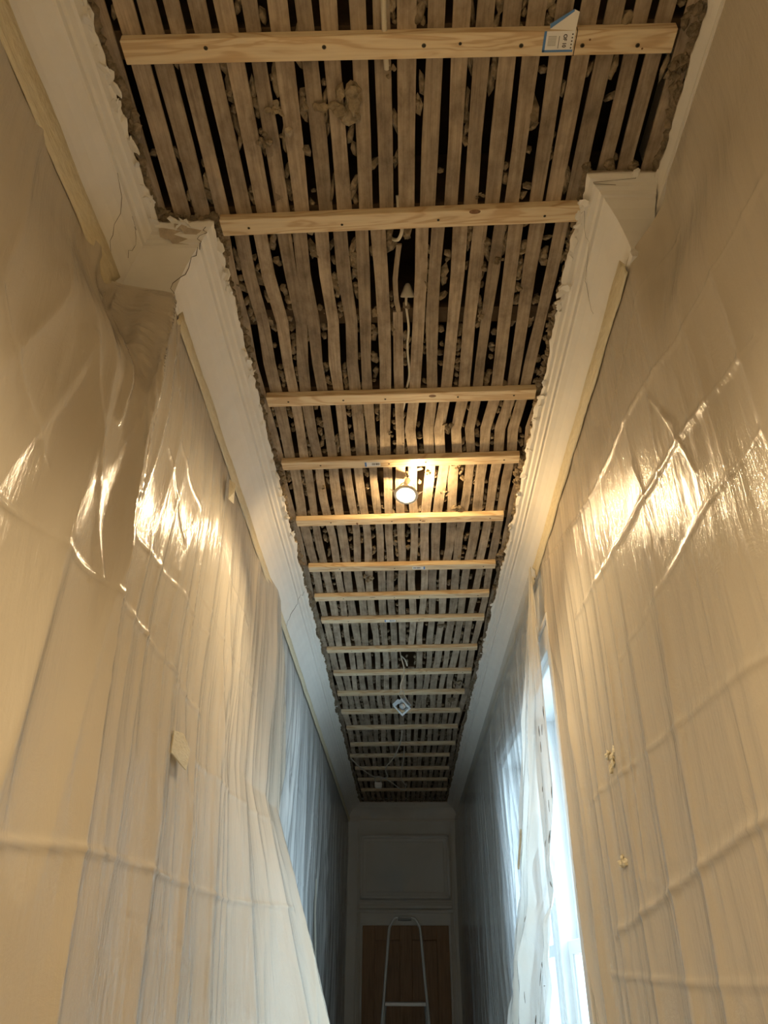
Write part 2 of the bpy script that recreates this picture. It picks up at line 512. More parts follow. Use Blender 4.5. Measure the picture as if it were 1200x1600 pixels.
flakes(frL, 1, tr1, 46, 155, iO + 12, PROF, 1)
flakes(frL, 1, tr1, 40, iO + 12, iO + 330, PROF, 2)
flakes(frR, -1, tr2, 50, 0, 330, PROFR, 3)
# bare patch where paint came off at the left corner
for (i, u, s) in ((iO - 5, 0.80, 2.3), (iO - 4, 0.93, 1.8)):
    o = bpy.data.objects.new('bare_patch', FL[5]); COL.objects.link(o); o.parent = tr1
    o.location = corn_pt(frL, 1, i, u, PROF, 0.0); o.scale = (s, s, 0.8); o.rotation_euler = (-0.80, 0.0, 0.2)

# ------------------------------------------------------------------ ceiling: boards above, joists, laths, mortar
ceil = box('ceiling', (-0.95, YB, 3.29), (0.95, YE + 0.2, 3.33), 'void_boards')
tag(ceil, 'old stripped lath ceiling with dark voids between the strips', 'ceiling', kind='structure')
BAT = [(0.763, 0.763, -0.51, 0.513), (1.156, 1.133, -0.406, 0.411), (1.778, 1.757, -0.395, 0.402), (2.113, 2.085, -0.396, 0.396), (2.488, 2.460, -0.392, 0.385),
       (2.868, 2.848, -0.386, 0.394), (3.160, 3.126, -0.39, 0.394), (3.415, 3.388, -0.384, 0.395), (3.803, 3.768, -0.39, 0.393), (4.155, 4.123, -0.383, 0.39), (4.512, 4.480, -0.388, 0.375),
       (4.880, 4.850, -0.39, 0.372), (5.240, 5.210, -0.38, 0.377), (5.670, 5.635, -0.379, 0.385), (6.000, 5.970, -0.403, 0.36), (6.400, 6.390, -0.385, 0.377), (6.800, 6.795, -0.384, 0.382), (7.210, 7.205, -0.376, 0.396)]
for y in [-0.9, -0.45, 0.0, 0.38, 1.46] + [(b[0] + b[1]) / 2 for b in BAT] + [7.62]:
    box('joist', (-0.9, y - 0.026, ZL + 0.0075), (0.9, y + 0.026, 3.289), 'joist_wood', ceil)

LATHS = []                                              # (row y0, y1, [x centres])
def lath(y0, y1, xc, w, th=0.007, seed=0, bend=0.005, kink=None):
    r = random.Random(seed)
    n = 7; v = []
    ph, am = r.uniform(0, 6.28), bend * r.uniform(0.3, 1.3)
    sl = r.uniform(-0.0035, 0.0035); zo = r.uniform(-0.0008, 0.0)
    tw = r.uniform(-0.03, 0.03)
    L = y1 - y0; xs = []
    for k in range(n):
        t = k / (n - 1); y = y0 + L * t
        x = xc + am * math.sin(ph + t * 5.2) + sl * (t - 0.5) + r.uniform(-1, 1) * 0.0012
        if kink: x += kink[1] * math.exp(-((y - kink[0]) / 0.07) ** 2)
        hw = w / 2 * r.uniform(0.90, 1.06); xs.append((y, x, hw))
        z0 = ZL + zo - 0.0006 * math.sin(t * 9 + ph)
        if k in (0, n - 1): y += r.uniform(-0.004, 0.004)
        v += [(x - hw, y, z0 - hw * tw), (x + hw, y + r.uniform(-.002, .002), z0 + hw * tw), (x + hw * 0.97, y, z0 + th + hw * tw), (x - hw * 0.97, y, z0 + th - hw * tw)]
    f = [(0, 1, 2, 3), tuple(range(4 * n - 4, 4 * n))[::-1]]
    for k in range(n - 1):
        for j in range(4):
            a, b = 4 * k + j, 4 * k + (j + 1) % 4
            f.append((a, a + 4, b + 4, b))
    pyd('lath', v, f, 'old_lath', ceil)
    return xs
GAPS = []                                               # gaps between neighbours, for the mortar nibs
rows = [(-1.28, 0.0), (0.0, 1.150), (1.158, 2.104), (2.110, 2.862), (2.868, 3.785), (3.791, 4.858), (4.866, 5.980), (5.988, 6.795), (6.80, 7.84)]
for ri, (y0, y1) in enumerate(rows):
    xl, xr = (-0.565, 0.565) if ri < 2 else (-0.435, 0.445)
    nl = 24 if ri < 2 else 19
    pitch = (xr - xl) / nl
    r = random.Random(100 + ri)
    prev = None
    for k in range(nl):
        xc = xl + (k + 0.5) * pitch + r.uniform(-0.003, 0.003)
        w = pitch * r.uniform(0.60, 0.78)
        kink = None
        if ri == 2:                                     # the row that bows sideways before the third batten
            kink = (1.98, -0.016) if xc > 0.0 else ((1.50, 0.010) if xc < -0.1 else None)
        s = 1000 * ri + k
        if ri == 2 and k == 9:                          # the broken lath beside the cable
            xs = lath(1.225, 1.44, xc - 0.009, 0.013, seed=s); lath(1.44, y1, xc - 0.006, 0.027, seed=s + 500)
        elif ri == 5 and k == 9:
            xs = lath(4.11, y1, xc, w, seed=s)
        elif ri == 5 and k == 10:
            xs = lath(4.10, y1, xc, w, seed=s); lath(y0, 3.86, xc, w, seed=s + 500)
        elif ri == 6 and k == 9:
            xs = lath(y0, 5.68, xc, w, seed=s); lath(5.93, y1, xc, w, seed=s + 500)
        else:
            xs = lath(y0, y1, xc, w, seed=s, bend=0.006 if ri >= 2 else 0.0035, kink=kink)
        if prev is not None: GAPS.append((ri, y0, y1, prev, xs))
        prev = xs
# a short lath stub patched over the near row and a second layer showing at the joist
lath(0.98, 1.15, -0.262, 0.026, th=0.006, seed=77)

def lump(bm, loc, sc, seed, sub=1):
    r = random.Random(seed)
    g = bmesh.ops.create_icosphere(bm, subdivisions=sub, radius=1.0)
    off = Vector((r.uniform(0, 90), r.uniform(0, 90), r.uniform(0, 90)))
    rot = Matrix.Rotation(r.uniform(-0.5, 0.5), 3, 'Z') @ Matrix.Rotation(r.uniform(-0.6, 0.6), 3, 'X')
    for v in g['verts']:
        c = v.co.copy()
        k = 1 + 0.55 * noise.noise(c * 1.4 + off) + 0.3 * noise.noise(c * 3.7 + off)
        v.co = Vector(loc) + rot @ Vector((c.x * sc[0] * k, c.y * sc[1] * k, c.z * sc[2] * k))
NIB = []
for q in range(12):
    bm = bmesh.new(); lump(bm, (0, 0, 0), (0.0085, 0.009 + 0.020 * (q % 4) / 3, 0.010), 40 + q, 1)
    me = bpy.data.meshes.new('mortar_nib'); bm.to_mesh(me); bm.free()
    me.materials.append(MATS['mortar' if q % 3 else 'mortar_pale']); NIB.append(me)
def gap_at(a, b, y):
    ya = [p[0] for p in a]; xa = [p[1] + p[2] for p in a]
    yb = [p[0] for p in b]; xb = [p[1] - p[2] for p in b]
    return float(np.interp(y, ya, xa)), float(np.interp(y, yb, xb))
far_nibs = bmesh.new()
cnt = 0
rn = random.Random(5)
cand = []
for gi, (ri, y0, y1, a, b) in enumerate(GAPS):
    dens = {0: 0, 1: 19, 2: 27, 3: 24, 4: 22, 5: 20, 6: 16, 7: 14, 8: 12}[ri]
    g_off = rn.uniform(0.55, 1.3)
    if ri == 1 and (gi % 23 < 4): g_off *= 0.3          # clean dark gaps near the left edge
    for _ in range(int(dens * (y1 - y0) * g_off * 1.25)):
        y = rn.uniform(y0 + 0.02, y1 - 0.02)
        if noise.noise((gi * 3.3, y * 4, 1)) < -0.12: continue
        cand.append((y, ri, a, b))
cand.sort(key=lambda c: c[0] if c[0] > 0.45 else 99)
for y, ri, a, b in cand:
    x0, x1 = gap_at(a, b, y)
    gw = x1 - x0
    if gw < 0.003 or gw > 0.05: continue
    xm = (x0 + x1) / 2 + rn.uniform(-0.25, 0.25) * gw
    z = ZL + rn.uniform(0.006, 0.016)
    sx = max(0.5, min(1.15, gw / 0.014)) * rn.uniform(0.7, 1.15)
    if cnt < 300 and y > 0.45:
        o = bpy.data.objects.new('mortar_nib', NIB[rn.randrange(12)]); COL.objects.link(o); o.parent = ceil
        o.location = (xm, y, z); o.scale = (sx, rn.uniform(0.5, 1.5), rn.uniform(0.6, 1.1))
        o.rotation_euler = (rn.uniform(-0.3, 0.3), 0, rn.uniform(-0.2, 0.2) + (math.pi if rn.random() < 0.5 else 0))
        cnt += 1
    else:
        lump(far_nibs, (xm, y, z), (0.0085 * sx, rn.uniform(0.006, 0.02), 0.009), rn.randrange(9999), 1)
tag(from_bm('mortar_nib_mass', far_nibs, 'mortar', ceil), kind='stuff')

# clots of old plaster hanging on the lath faces
def clot(x, y, s, n, seed, mat='mortar'):
    bm = bmesh.new(); r = random.Random(seed)
    for i in range(n):
        lump(bm, (x + r.gauss(0, 0.35) * s, y + r.gauss(0, 0.45) * s, ZL - 0.003 + r.uniform(-0.3, 0.5) * s * 0.15), (s * r.uniform(0.2, 0.42), s * r.uniform(0.2, 0.5), s * r.uniform(0.12, 0.3)), seed * 31 + i, 2)
    from_bm('plaster_clot', bm, mat, ceil)
for i, (x, y, s, n) in enumerate([(-0.102, 0.870, 0.045, 12), (-0.275, 0.955, 0.020, 6), (-0.005, 0.82, 0.016, 3), (-0.245, 0.885, 0.020, 6), (0.24, 1.275, 0.020, 5), (0.185, 1.095, 0.014, 3),
                                  (0.215, 1.46, 0.014, 5), (-0.40, 1.17, 0.014, 3), (-0.03, 1.955, 0.012, 3), (0.10, 2.19, 0.022, 6), (0.20, 2.15, 0.020, 5), (0.215, 2.42, 0.026, 7), (0.155, 2.30, 0.016, 4), (-0.27, 2.27, 0.014, 3),
                                  (0.25, 2.80, 0.018, 4), (-0.12, 2.82, 0.013, 3), (0.155, 1.93, 0.024, 6), (0.20, 3.50, 0.03, 7), (-0.14, 2.98, 0.03, 7), (0.33, 4.35, 0.04, 9), (0.31, 4.66, 0.04, 9), (-0.08, 3.39, 0.012, 3)]):
    clot(x, y, s, n, 200 + i, 'mortar' if i % 3 else 'mortar_pale')
# the pale chunk caught between two laths
bm = bmesh.new(); lump(bm, (-0.222, 0.935, ZL - 0.002), (0.008, 0.010, 0.008), 9, 2); from_bm('plaster_clot', bm, 'broken_plaster', ceil)

# ragged bed of brown mortar between the laths and the torn cornice edges
def rubble(fr_path, sign, i0, i1, d0, width, seed, name='mortar_bed', dens=1.0):
    bm = bmesh.new(); r = random.Random(seed)
    i = i0
    while i < i1:
        p, m = fr_path[min(len(fr_path) - 1, int(i))]
        wn = width * max(0.12, 0.45 + 1.9 * noise.noise((i * 0.06, seed, 3)) + 0.9 * noise.noise((i * 0.21, seed, 6)))
        for _ in range(2):
            d = d0 + r.uniform(-0.010, 1.0) * wn
            s = r.uniform(0.006, 0.013)
            lump(bm, (p.x + m.x * sign * d, p.y + m.y * sign * d + r.uniform(-.006, .006), ZL - 0.001 + r.uniform(-0.004, 0.004)), (s, s * r.uniform(0.8, 1.6), s * 0.75), r.randrange(99999), 1)
        i += 0.95 / dens if i < i0 + 330 else 1.5 / dens
    o = from_bm(name, bm, 'mortar', ceil); tag(o, kind='stuff')
rubble(frL, 1, 120, iS - 8, 0.108, 0.014, 1)
rubble(frL, 1, iS - 8, iO + 3, 0.106, 0.026, 21)
rubble(frL, 1, iO + 3, len(frL), 0.106, 0.018, 2)
rubble(frR, -1, 0, 6, 0.10, 0.035, 3, dens=3)
rubble(frR, -1, 6, len(frR), 0.102, 0.020, 4)
rubble(frN, -1, 120, len(frN) - 3, 0.012, 0.034, 5, dens=1.5)
rubble(frE, 1, 8, len(frE) - 8, 0.10, 0.02, 6)

# ------------------------------------------------------------------ pine battens
ORD = ['', 'first', 'second', 'third', 'fourth', 'fifth', 'sixth', 'seventh', 'eighth', 'ninth', 'tenth', 'eleventh', 'twelfth', 'thirteenth', 'fourteenth', 'fifteenth', 'sixteenth', 'seventeenth', 'eighteenth']
BW, BT = 0.044, 0.019
bat_objs = []
for bi, (ya, yb, xa, xb) in enumerate(BAT):
    k = len(BAT) - bi
    extra = ['with a blue-edged paper sticker wrapped round it', 'meeting the corners where the cornices step', '', 'with a tiny barcode sticker, beside the lit lamp'][bi] if bi < 4 else ''
    lab = 'pale pine batten screwed across the laths' + (', ' + extra if extra else f', {ORD[k]} counting from the end wall')
    L = xb - xa
    e = empty('timber_batten', ((xa + xb) / 2, (ya + yb) / 2, ZL - 0.001), lab, 'batten', 'pine battens across the ceiling')
    e.rotation_euler = (0, 0, math.atan2(yb - ya, L))
    bm = bmesh.new(); bx(bm, (-L / 2, -BW / 2, -BT), (L / 2, BW / 2, 0.002), 0.0012)
    from_bm('plank', bm, 'pine', e)
    r = random.Random(300 + bi)
    xs = [(-L / 2 + 0.13, 0.0), (-L / 2 + 0.36, 0.002), (L / 2 - 0.31, 0), (L / 2 - 0.05, 0)]
    if bi == 0: xs = [(-0.355, -0.006), (-0.135, -0.003), (0.05, -0.002), (0.23, 0.002), (0.343, 0.004), (0.445, 0.006), (0.117, -0.004)]
    if bi == 1: xs = [(-0.345, 0.002), (-0.13, 0.003), (0.09, 0.001), (0.33, 0.002)]
    if bi == 2: xs = [(-0.335, 0), (-0.17, 0), (-0.045, 0), (0.17, 0), (0.335, 0)]
    for q, (x, y) in enumerate(xs):
        rad = 0.0042 if bi == 0 and q < 6 else (0.0032 if bi < 6 else 0.003)
        M = Matrix.Translation((x, y, -BT))
        s = lathe('screw', [(rad, -0.0004), (rad * 0.9, -0.0009), (rad * 0.35, -0.0004), (0.0, -0.0004)], 'screw_steel', e, 10, M)
        if bi < 3:
            bm = bmesh.new()
            bx(bm, (x - rad * 0.55, y - rad * 0.13, -BT - 0.0012), (x + rad * 0.55, y + rad * 0.13, -BT - 0.0004)); bx(bm, (x - rad * 0.13, y - rad * 0.55, -BT - 0.0012), (x + rad * 0.13, y + rad * 0.55, -BT - 0.0004))
            from_bm('cross_slot', bm, 'screw_hole', s)
    knots = {0: [(0.355, -0.006, 0.002, 0.002), (0.455, 0.012, 0.002, 0.002)], 1: [(0.172, -0.017, 0.013, 0.006)], 2: [(0.095, -0.008, 0.011, 0.006)], 4: [(-0.16, 0.012, 0.004, 0.008), (0.09, 0.006, 0.008, 0.004)], 6: [(-0.13, -0.006, 0.014, 0.003)], 13: [(0.05, 0, 0.012, 0.004)]}.get(bi, [])
    for (x, y, a, b_) in knots:
        bm = bmesh.new(); bmesh.ops.create_circle(bm, cap_ends=True, radius=1.0, segments=14)
        for v in bm.verts: v.co = Vector((x + v.co.x * a, y + v.co.y * b_, -BT - 0.0003))
        from_bm('knot', bm, 'knot', e)
    bat_objs.append(e)

def slab(name, lo, hi, mat, parent): return box(name, lo, hi, mat, parent)
def text(body, size, loc, rot, mat, parent, name='print'):
    cu = bpy.data.curves.new(name, 'FONT'); cu.body = body; cu.size = size; cu.align_x = 'CENTER'; cu.align_y = 'CENTER'
    cu.extrude = 0.00008; cu.offset = 0.0003
    o = bpy.data.objects.new(name, cu); COL.objects.link(o)
    me = bpy.data.meshes.new_from_object(o.evaluated_get(bpy.context.evaluated_depsgraph_get()))
    bpy.data.objects.remove(o)
    me.materials.clear()
    o = link(name, me, mat, parent); o.location = loc; o.rotation_euler = rot
    return o
# big sticker on the first batten, folded up round its near face
e = bat_objs[0]; zb = -BT
sx0, sx1 = 0.270, 0.326
st = slab('sticker', (sx0, -BW / 2 - 0.0006, zb - 0.0009), (sx1, BW / 2 - 0.008, zb - 0.0003), 'sticker_white', e)
slab('sticker_edge', (sx0 - 0.0005, -BW / 2 - 0.0008, zb - 0.0012), (sx0 + 0.004, BW / 2 - 0.008, zb - 0.0009), 'sticker_blue', st)
slab('sticker_edge', (sx0, BW / 2 - 0.0115, zb - 0.0012), (sx1, BW / 2 - 0.0075, zb - 0.0009), 'sticker_blue', st)
for i in range(7):
    slab('print', (sx0 + 0.008, -0.014 + i * 0.0026, zb - 0.0011), (sx0 + 0.023, -0.014 + i * 0.0026 + 0.0013, zb - 0.00092), 'ink_grey', st)
slab('print', (sx0 + 0.0275, -0.014, zb - 0.0011), (sx0 + 0.0285, 0.008, zb - 0.00092), 'ink', st)
text('OF 10', 0.0092, (sx0 + 0.0385, -0.0055, zb - 0.0012), (math.pi, 0, math.pi / 2), 'ink', st)
for i in range(5): slab('print', (sx1 - 0.0055, -0.018 + i * 0.006, zb - 0.0011), (sx1 - 0.003, -0.0155 + i * 0.006, zb - 0.00092), 'ink', st)
# loose tail of the sticker, peeling off the near face and slanting up the lath
v = [(sx0 + 0.010, -BW / 2 - 0.0008, -0.012), (sx1, -BW / 2 - 0.0008, -BT), (sx1 + 0.004, -BW / 2 - 0.026, -0.006), (sx1 - 0.006, -BW / 2 - 0.030, -0.004), (sx0 + 0.010, -BW / 2 - 0.006, -0.006)]
tail = pyd('sticker_tail', v + [(a, b + 0.0004, c - 0.0004) for a, b, c in v], [(0, 1, 2, 3, 4), (9, 8, 7, 6, 5), (0, 5, 6, 1), (1, 6, 7, 2), (2, 7, 8, 3), (3, 8, 9, 4), (4, 9, 5, 0)], 'sticker_white', st)
v = [(sx0 + 0.010, -BW / 2 - 0.007, -0.0075), (sx1 - 0.006, -BW / 2 - 0.031, -0.0055), (sx1 - 0.0055, -BW / 2 - 0.027, -0.0062), (sx0 + 0.0105, -BW / 2 - 0.0015, -0.0125)]
pyd('sticker_edge', v + [(a, b - 0.0002, c - 0.0006) for a, b, c in v], [(0, 1, 2, 3), (7, 6, 5, 4), (0, 4, 5, 1), (1, 5, 6, 2), (2, 6, 7, 3), (3, 7, 4, 0)], 'sticker_blue', st)
# the dark joint line beside the sticker
slab('saw_joint', (0.3285, -BW / 2 - 0.0004, zb - 0.0004), (0.3300, BW / 2 + 0.0004, 0.0), 'screw_hole', e)
def small_sticker(bi, x0, w=0.052, flip=False):
    e = bat_objs[bi]
    st = slab('sticker', (x0, -0.011, zb - 0.0008), (x0 + w, 0.013, zb - 0.0003), 'sticker_white', e)
    xx = x0 + w - 0.006 if flip else x0
    slab('sticker_edge', (xx, -0.011, zb - 0.0011), (xx + 0.006, 0.013, zb - 0.0008), 'sticker_blue', st)
    a = x0 + (0.004 if flip else 0.024); r = random.Random(bi)
    while a < x0 + w - (0.022 if flip else 0.003):
        q = r.uniform(0.0008, 0.003)
        slab('print', (a, -0.006, zb - 0.0010), (a + q, 0.006, zb - 0.00082), 'ink', st); a += q + r.uniform(0.0008, 0.002)
small_sticker(3, -0.117); small_sticker(5, 0.045, flip=True); small_sticker(7, -0.085)

# ------------------------------------------------------------------ window
wn = bpy.data.objects.new('window_1', None); COL.objects.link(wn); wn.location = (0.6, 3.38, WZ0); tag(wn, 'white painted sash window with obscured glass', 'window', kind='structure')
def wpart(name, lo, hi, mat='white_gloss', bevel=0.003, parent=None):
    p = parent or wn
    bm = bmesh.new(); bx(bm, lo, hi, bevel)
    for v in bm.verts: v.co -= Vector((0.6, 3.38, WZ0))
    return from_bm(name, bm, mat, p)
# architrave on the wall face: flat band with stepped outer bead
for (y0, y1, z0, z1) in ((WY0 - 0.10, WY0, WZ0 - 0.05, WZ1 + 0.10), (WY1, WY1 + 0.10, WZ0 - 0.05, WZ1 + 0.10), (WY0 + 0.0001, WY1 - 0.0001, WZ1, WZ1 + 0.10)):
    a = wpart('architrave', (XRF - 0.020, y0, z0), (XRF + 0.01, y1, z1))
    if y1 - y0 < 0.2:
        yb = (y0, y0 + 0.018) if y0 < 3 else (y1 - 0.018, y1)
        wpart('architrave_bead', (XRF - 0.030, yb[0], z0), (XRF - 0.019, yb[1], z1), parent=a)
    else:
        wpart('architrave_bead', (XRF - 0.030, y0 - 0.09, z1 - 0.018), (XRF - 0.019, y1 + 0.09, z1), parent=a)
wpart('window_sill', (XRF - 0.05, WY0 - 0.12, WZ0 - 0.04), (XRF + 0.16, WY1 + 0.12, WZ0))
FX0, FX1 = 0.605, 0.70
# box frame linings
wpart('frame_jamb', (XRF - 0.005, WY0, WZ0), (FX1, WY0 + 0.03, WZ1)); wpart('frame_jamb', (XRF - 0.005, WY1 - 0.03, WZ0), (FX1, WY1, WZ1))
wpart('frame_head', (XRF - 0.005, WY0, WZ1 - 0.03), (FX1, WY1, WZ1))
MY = 3.38
wpart('mullion', (0.585, MY - 0.06, WZ0), (FX1, MY + 0.06, WZ1)); wpart('mullion_bead', (0.575, MY - 0.03, WZ0), (0.588, MY + 0.03, WZ1))
ZM = 1.72
for (y0, y1) in ((WY0 + 0.03, MY - 0.06), (MY + 0.06, WY1 - 0.03)):
    for (z0, z1, xx) in ((WZ0, ZM + 0.02, 0.615), (ZM - 0.02, WZ1 - 0.03, 0.655)):
        s = bpy.data.objects.new('sash', None); COL.objects.link(s); s.parent = wn
        for (a, b, c, d, nmz) in ((y0, y0 + 0.05, z0, z1, 'stile'), (y1 - 0.05, y1, z0, z1, 'stile'), (y0 + 0.047, y1 - 0.047, z0, z0 + 0.045, 'rail'), (y0 + 0.047, y1 - 0.047, z1 - 0.045, z1, 'rail')):
            wpart(nmz, (xx, a, c), (xx + 0.036, b, d), parent=s)
        for (a, b, c, d) in ((y0 + 0.05, y0 + 0.062, z0 + 0.045, z1 - 0.045), (y1 - 0.062, y1 - 0.05, z0 + 0.045, z1 - 0.045)):
            wpart('glazing_bead', (xx + 0.008, a, c), (xx + 0.030, b, d), parent=s)
        O = Vector((0.6, 3.38, WZ0))
        pyd('pane', [Vector(q) - O for q in ((xx + 0.018, y0 + 0.045, z0 + 0.04), (xx + 0.018, y1 - 0.045, z0 + 0.04), (xx + 0.018, y1 - 0.045, z1 - 0.04), (xx + 0.018, y0 + 0.045, z1 - 0.04))], [(0, 1, 2, 3)], 'obscured_glass', s)

# ------------------------------------------------------------------ end wall: door, overdoor panel, architrave
DX0, DX1, DZ = -0.37, 0.40, 2.045
def arch_bar(name, x0, x1, z0, z1, y=YE, t=0.02, mat='end_wall_paint', parent=None, bev=0.004):
    return box(name, (x0, y - t, z0), (x1, y + 0.002, z1), mat, parent, bev)
t5 = arch_bar('trim_4', DX0 - 0.022, DX0, 0, DZ + 0.0, t=0.045); tag(t5, 'pale painted architrave post beside the brown door', 'architrave', kind='structure')
t6 = arch_bar('trim_5', DX1, DX1 + 0.022, 0, DZ + 0.0, t=0.045); tag(t6, kind='structure')
t7 = arch_bar('trim_6', DX0 - 0.022, DX1 + 0.022, DZ, DZ + 0.10, t=0.045); tag(t7, kind='structure')
arch_bar('moulding', DX0 - 0.05, DX1 + 0.05, DZ + 0.10, DZ + 0.125, t=0.06, parent=t7); arch_bar('moulding', DX0 - 0.04, DX1 + 0.04, DZ + 0.135, DZ + 0.165, t=0.035, parent=t7)
arch_bar('moulding', DX0 - 0.045, DX1 + 0.045, DZ + 0.19, DZ + 0.205, t=0.03, parent=t7)
# framed panel over the door
pz0, pz1 = DZ + 0.215, 2.80
t8 = arch_bar('trim_7', DX0 - 0.03, DX1 + 0.03, pz0, pz1, t=0.008); tag(t8, 'plain recessed panel framed by mouldings above the end door', 'panel', kind='structure')
for (a, b, c, d) in ((DX0 - 0.03, DX0 - 0.005, pz0, pz1), (DX1 + 0.005, DX1 + 0.03, pz0, pz1), (DX0 - 0.03, DX1 + 0.03, pz1 - 0.025, pz1), (DX0 - 0.03, DX1 + 0.03, pz0, pz0 + 0.025)):
    arch_bar('moulding', a, b, c, d, t=0.050, parent=t8)
for (a, b, c, d) in ((DX0 + 0.02, DX0 + 0.028, pz0 + 0.05, pz1 - 0.05), (DX1 - 0.028, DX1 - 0.02, pz0 + 0.05, pz1 - 0.05), (DX0 + 0.02, DX1 - 0.02, pz1 - 0.058, pz1 - 0.05), (DX0 + 0.02, DX1 - 0.02, pz0 + 0.05, pz0 + 0.058)):
    arch_bar('moulding', a, b, c, d, t=0.024, parent=t8, bev=0.002)
# side pilaster strips
for i, (a, b) in enumerate(((XLF + 0.0, DX0 - 0.05), (DX1 + 0.05, XRF))):
    p = arch_bar('trim_%d' % (8 + i), a, b, 0, 2.93, t=0.012); tag(p, kind='structure')
    arch_bar('moulding', (b - 0.014) if i == 0 else a, b if i == 0 else a + 0.014, 0, 2.86, t=0.024, parent=p)
dr = bpy.data.objects.new('door_1', None); COL.objects.link(dr); dr.location = (0, YE, 0); tag(dr, 'dark brown stained wooden panel door at the corridor end', 'door', kind='structure')
def dpart(name, lo, hi, mat='stained_wood', parent=None):
    bm = bmesh.new(); bx(bm, lo, hi, 0.003)
    for v in bm.verts: v.co.y -= YE
    return from_bm(name, bm, mat, parent or dr)
xm = 0.015
for (a, b) in ((DX0, DX0 + 0.11), (xm - 0.055, xm + 0.055), (DX1 - 0.11, DX1)): dpart('stile', (a, YE - 0.035, 0.01), (b, YE + 0.005, DZ))
for (a, b) in ((0.01, 0.22), (0.85, 1.0), (DZ - 0.115, DZ)):
    dpart('rail', (DX0 + 0.108, YE - 0.034, a), (xm - 0.053, YE + 0.005, b)); dpart('rail', (xm + 0.053, YE - 0.034, a), (DX1 - 0.108, YE + 0.005, b))
for (a, b) in ((DX0 + 0.108, xm - 0.053), (xm + 0.053, DX1 - 0.108)):
    for (c, d) in ((0.22, 0.85), (1.0, DZ - 0.115)): dpart('panel', (a, YE - 0.018, c), (b, YE + 0.004, d))
kb = lathe('door_knob', [(0.012, 0), (0.012, 0.03), (0.028, 0.04), (0.03, 0.055), (0.02, 0.068), (0, 0.07)], 'steel', dr, 16, Matrix.Translation((DX0 + 0.06, -0.035, 0.98)) @ Matrix.Rotation(math.pi / 2, 4, 'X'))

# ------------------------------------------------------------------ polythene sheets
def interp(z, tab):
    zs = [p[0] for p in tab][::-1]; ys = [p[1] for p in tab][::-1]
    return np.interp(z, zs, ys)
def sheet(name, label, mat, yfn0, yfn1, ztop, zbot, xfn, sign, ny, nz, folds, creases, seed, wr=1.0, group=None, ztopfn=None, dense=0, pucker=0):
    """height field x(y,z) hung on a wall; sign = +1 pushes folds towards +x (into the room from the left wall)"""
    t = np.linspace(0, 1, nz) ; s = np.linspace(0, 1, ny)
    t = np.interp(t, [0, 0.86, 1], [0, 0.56, 1])          # finer rows in the upper part of the sheet
    if dense: s = np.interp(s, [0, 0.08, 1], [0, dense, 1])
    S, T = np.meshgrid(s, t)
    Zt = ztop
    Z = Zt + (zbot - Zt) * T
    Y = yfn0(Z) + (yfn1(Z) - yfn0(Z)) * S
    if ztopfn is not None:
        zt = ztopfn(Y); Z = zt + (zbot - zt) * T
        Y = yfn0(Z) + (yfn1(Z) - yfn0(Z)) * S
    X = xfn(Y, Z)
    drop = np.clip((ztop - Z) / 0.25, 0, 1)
    D = np.zeros_like(X)
    a, b, c, d = VN(seed), VN(seed + 1), VN(seed + 2), VN(seed + 3)
    Yw = Y + 0.03 * a(Y * 3, Z * 2.2)
    ridge = 1 - np.abs(a(Yw * 9 + 2 * b(Y * 2, Z * 1.1), Z * 0.9))
    D += wr * 0.008 * ridge ** 3 * drop
    ridge2 = 1 - np.abs(c(Yw * 22 + 1.5 * b(Y * 3, Z * 1.5), Z * 1.3 + 7))
    D += wr * 0.0028 * ridge2 ** 3 * drop * (0.4 + 0.6 * (b(Y * 1.3, Z * 1.0) > -0.1))
    D += wr * 0.006 * (d(Y * 1.6, Z * 0.8) + 0.4) * drop
    D += wr * 0.0012 * (1 - np.abs(b(Y * 13, Z * 7))) ** 3 * drop
    for (y_t, y_b, a_t, a_b, w, p) in folds:
        f = np.clip((ztop - Z) / (ztop - 1.2), 0, 1.4)
        yc = y_t + (y_b - y_t) * f + 0.012 * d(Z * 3 + y_t * 7, Z * 0 + y_t)
        D += (a_t + (a_b - a_t) * np.minimum(f, 1)) * np.exp(-np.abs((Y - yc) / w) ** p)
    for (pts, amp, w) in creases:
        best = np.full_like(Y, 9.0)
        for (y0, z0), (y1, z1) in zip(pts[:-1], pts[1:]):
            vx, vz = y1 - y0, z1 - z0
            q = np.clip(((Y - y0) * vx + (Z - z0) * vz) / (vx * vx + vz * vz), 0, 1)
            best = np.minimum(best, np.hypot(Y - y0 - q * vx, Z - z0 - q * vz))
        D += 0.7 * amp * np.exp(-(best / (w * 0.75)) ** 1.2)
    D = np.maximum(D, 0.0)
    X = X + sign * D
    if pucker:
        wdw = np.exp(-((Y - pucker) / 0.05) ** 2) * np.clip((ztop - Z) / 0.04, 0, 1) * np.exp(-np.clip(ztop - 0.35 - Z, 0, 9) / 0.3)
        Y = Y - wdw * (0.020 * (1 - np.abs(a(X * 38 + 2 * b(X * 5, Z * 3), Z * 3.5))) ** 2 + 0.012 * (1 - np.abs(c(X * 60, Z * 9))) ** 3)
    nv = ny * nz
    v = np.stack([X, Y, Z], -1).reshape(-1, 3)
    me = bpy.data.meshes.new(name)
    idx = np.arange(nv).reshape(nz, ny)
    q = np.stack([idx[:-1, :-1], idx[1:, :-1], idx[1:, 1:], idx[:-1, 1:]], -1).reshape(-1, 4)
    if sign < 0: q = q[:, ::-1]
    me.from_pydata(v.tolist(), [], q.tolist()); me.update()
    o = link(name, me, mat, None, True)
    tag(o, label, 'plastic sheet', group)
    def at(y, z):
        k = int(np.argmin((Y - y) ** 2 + (Z - z) ** 2)); return float(X.flat[k])
    AT[o.name] = at
    return o
AT = {}
const = lambda c: (lambda z: np.full_like(z, c))
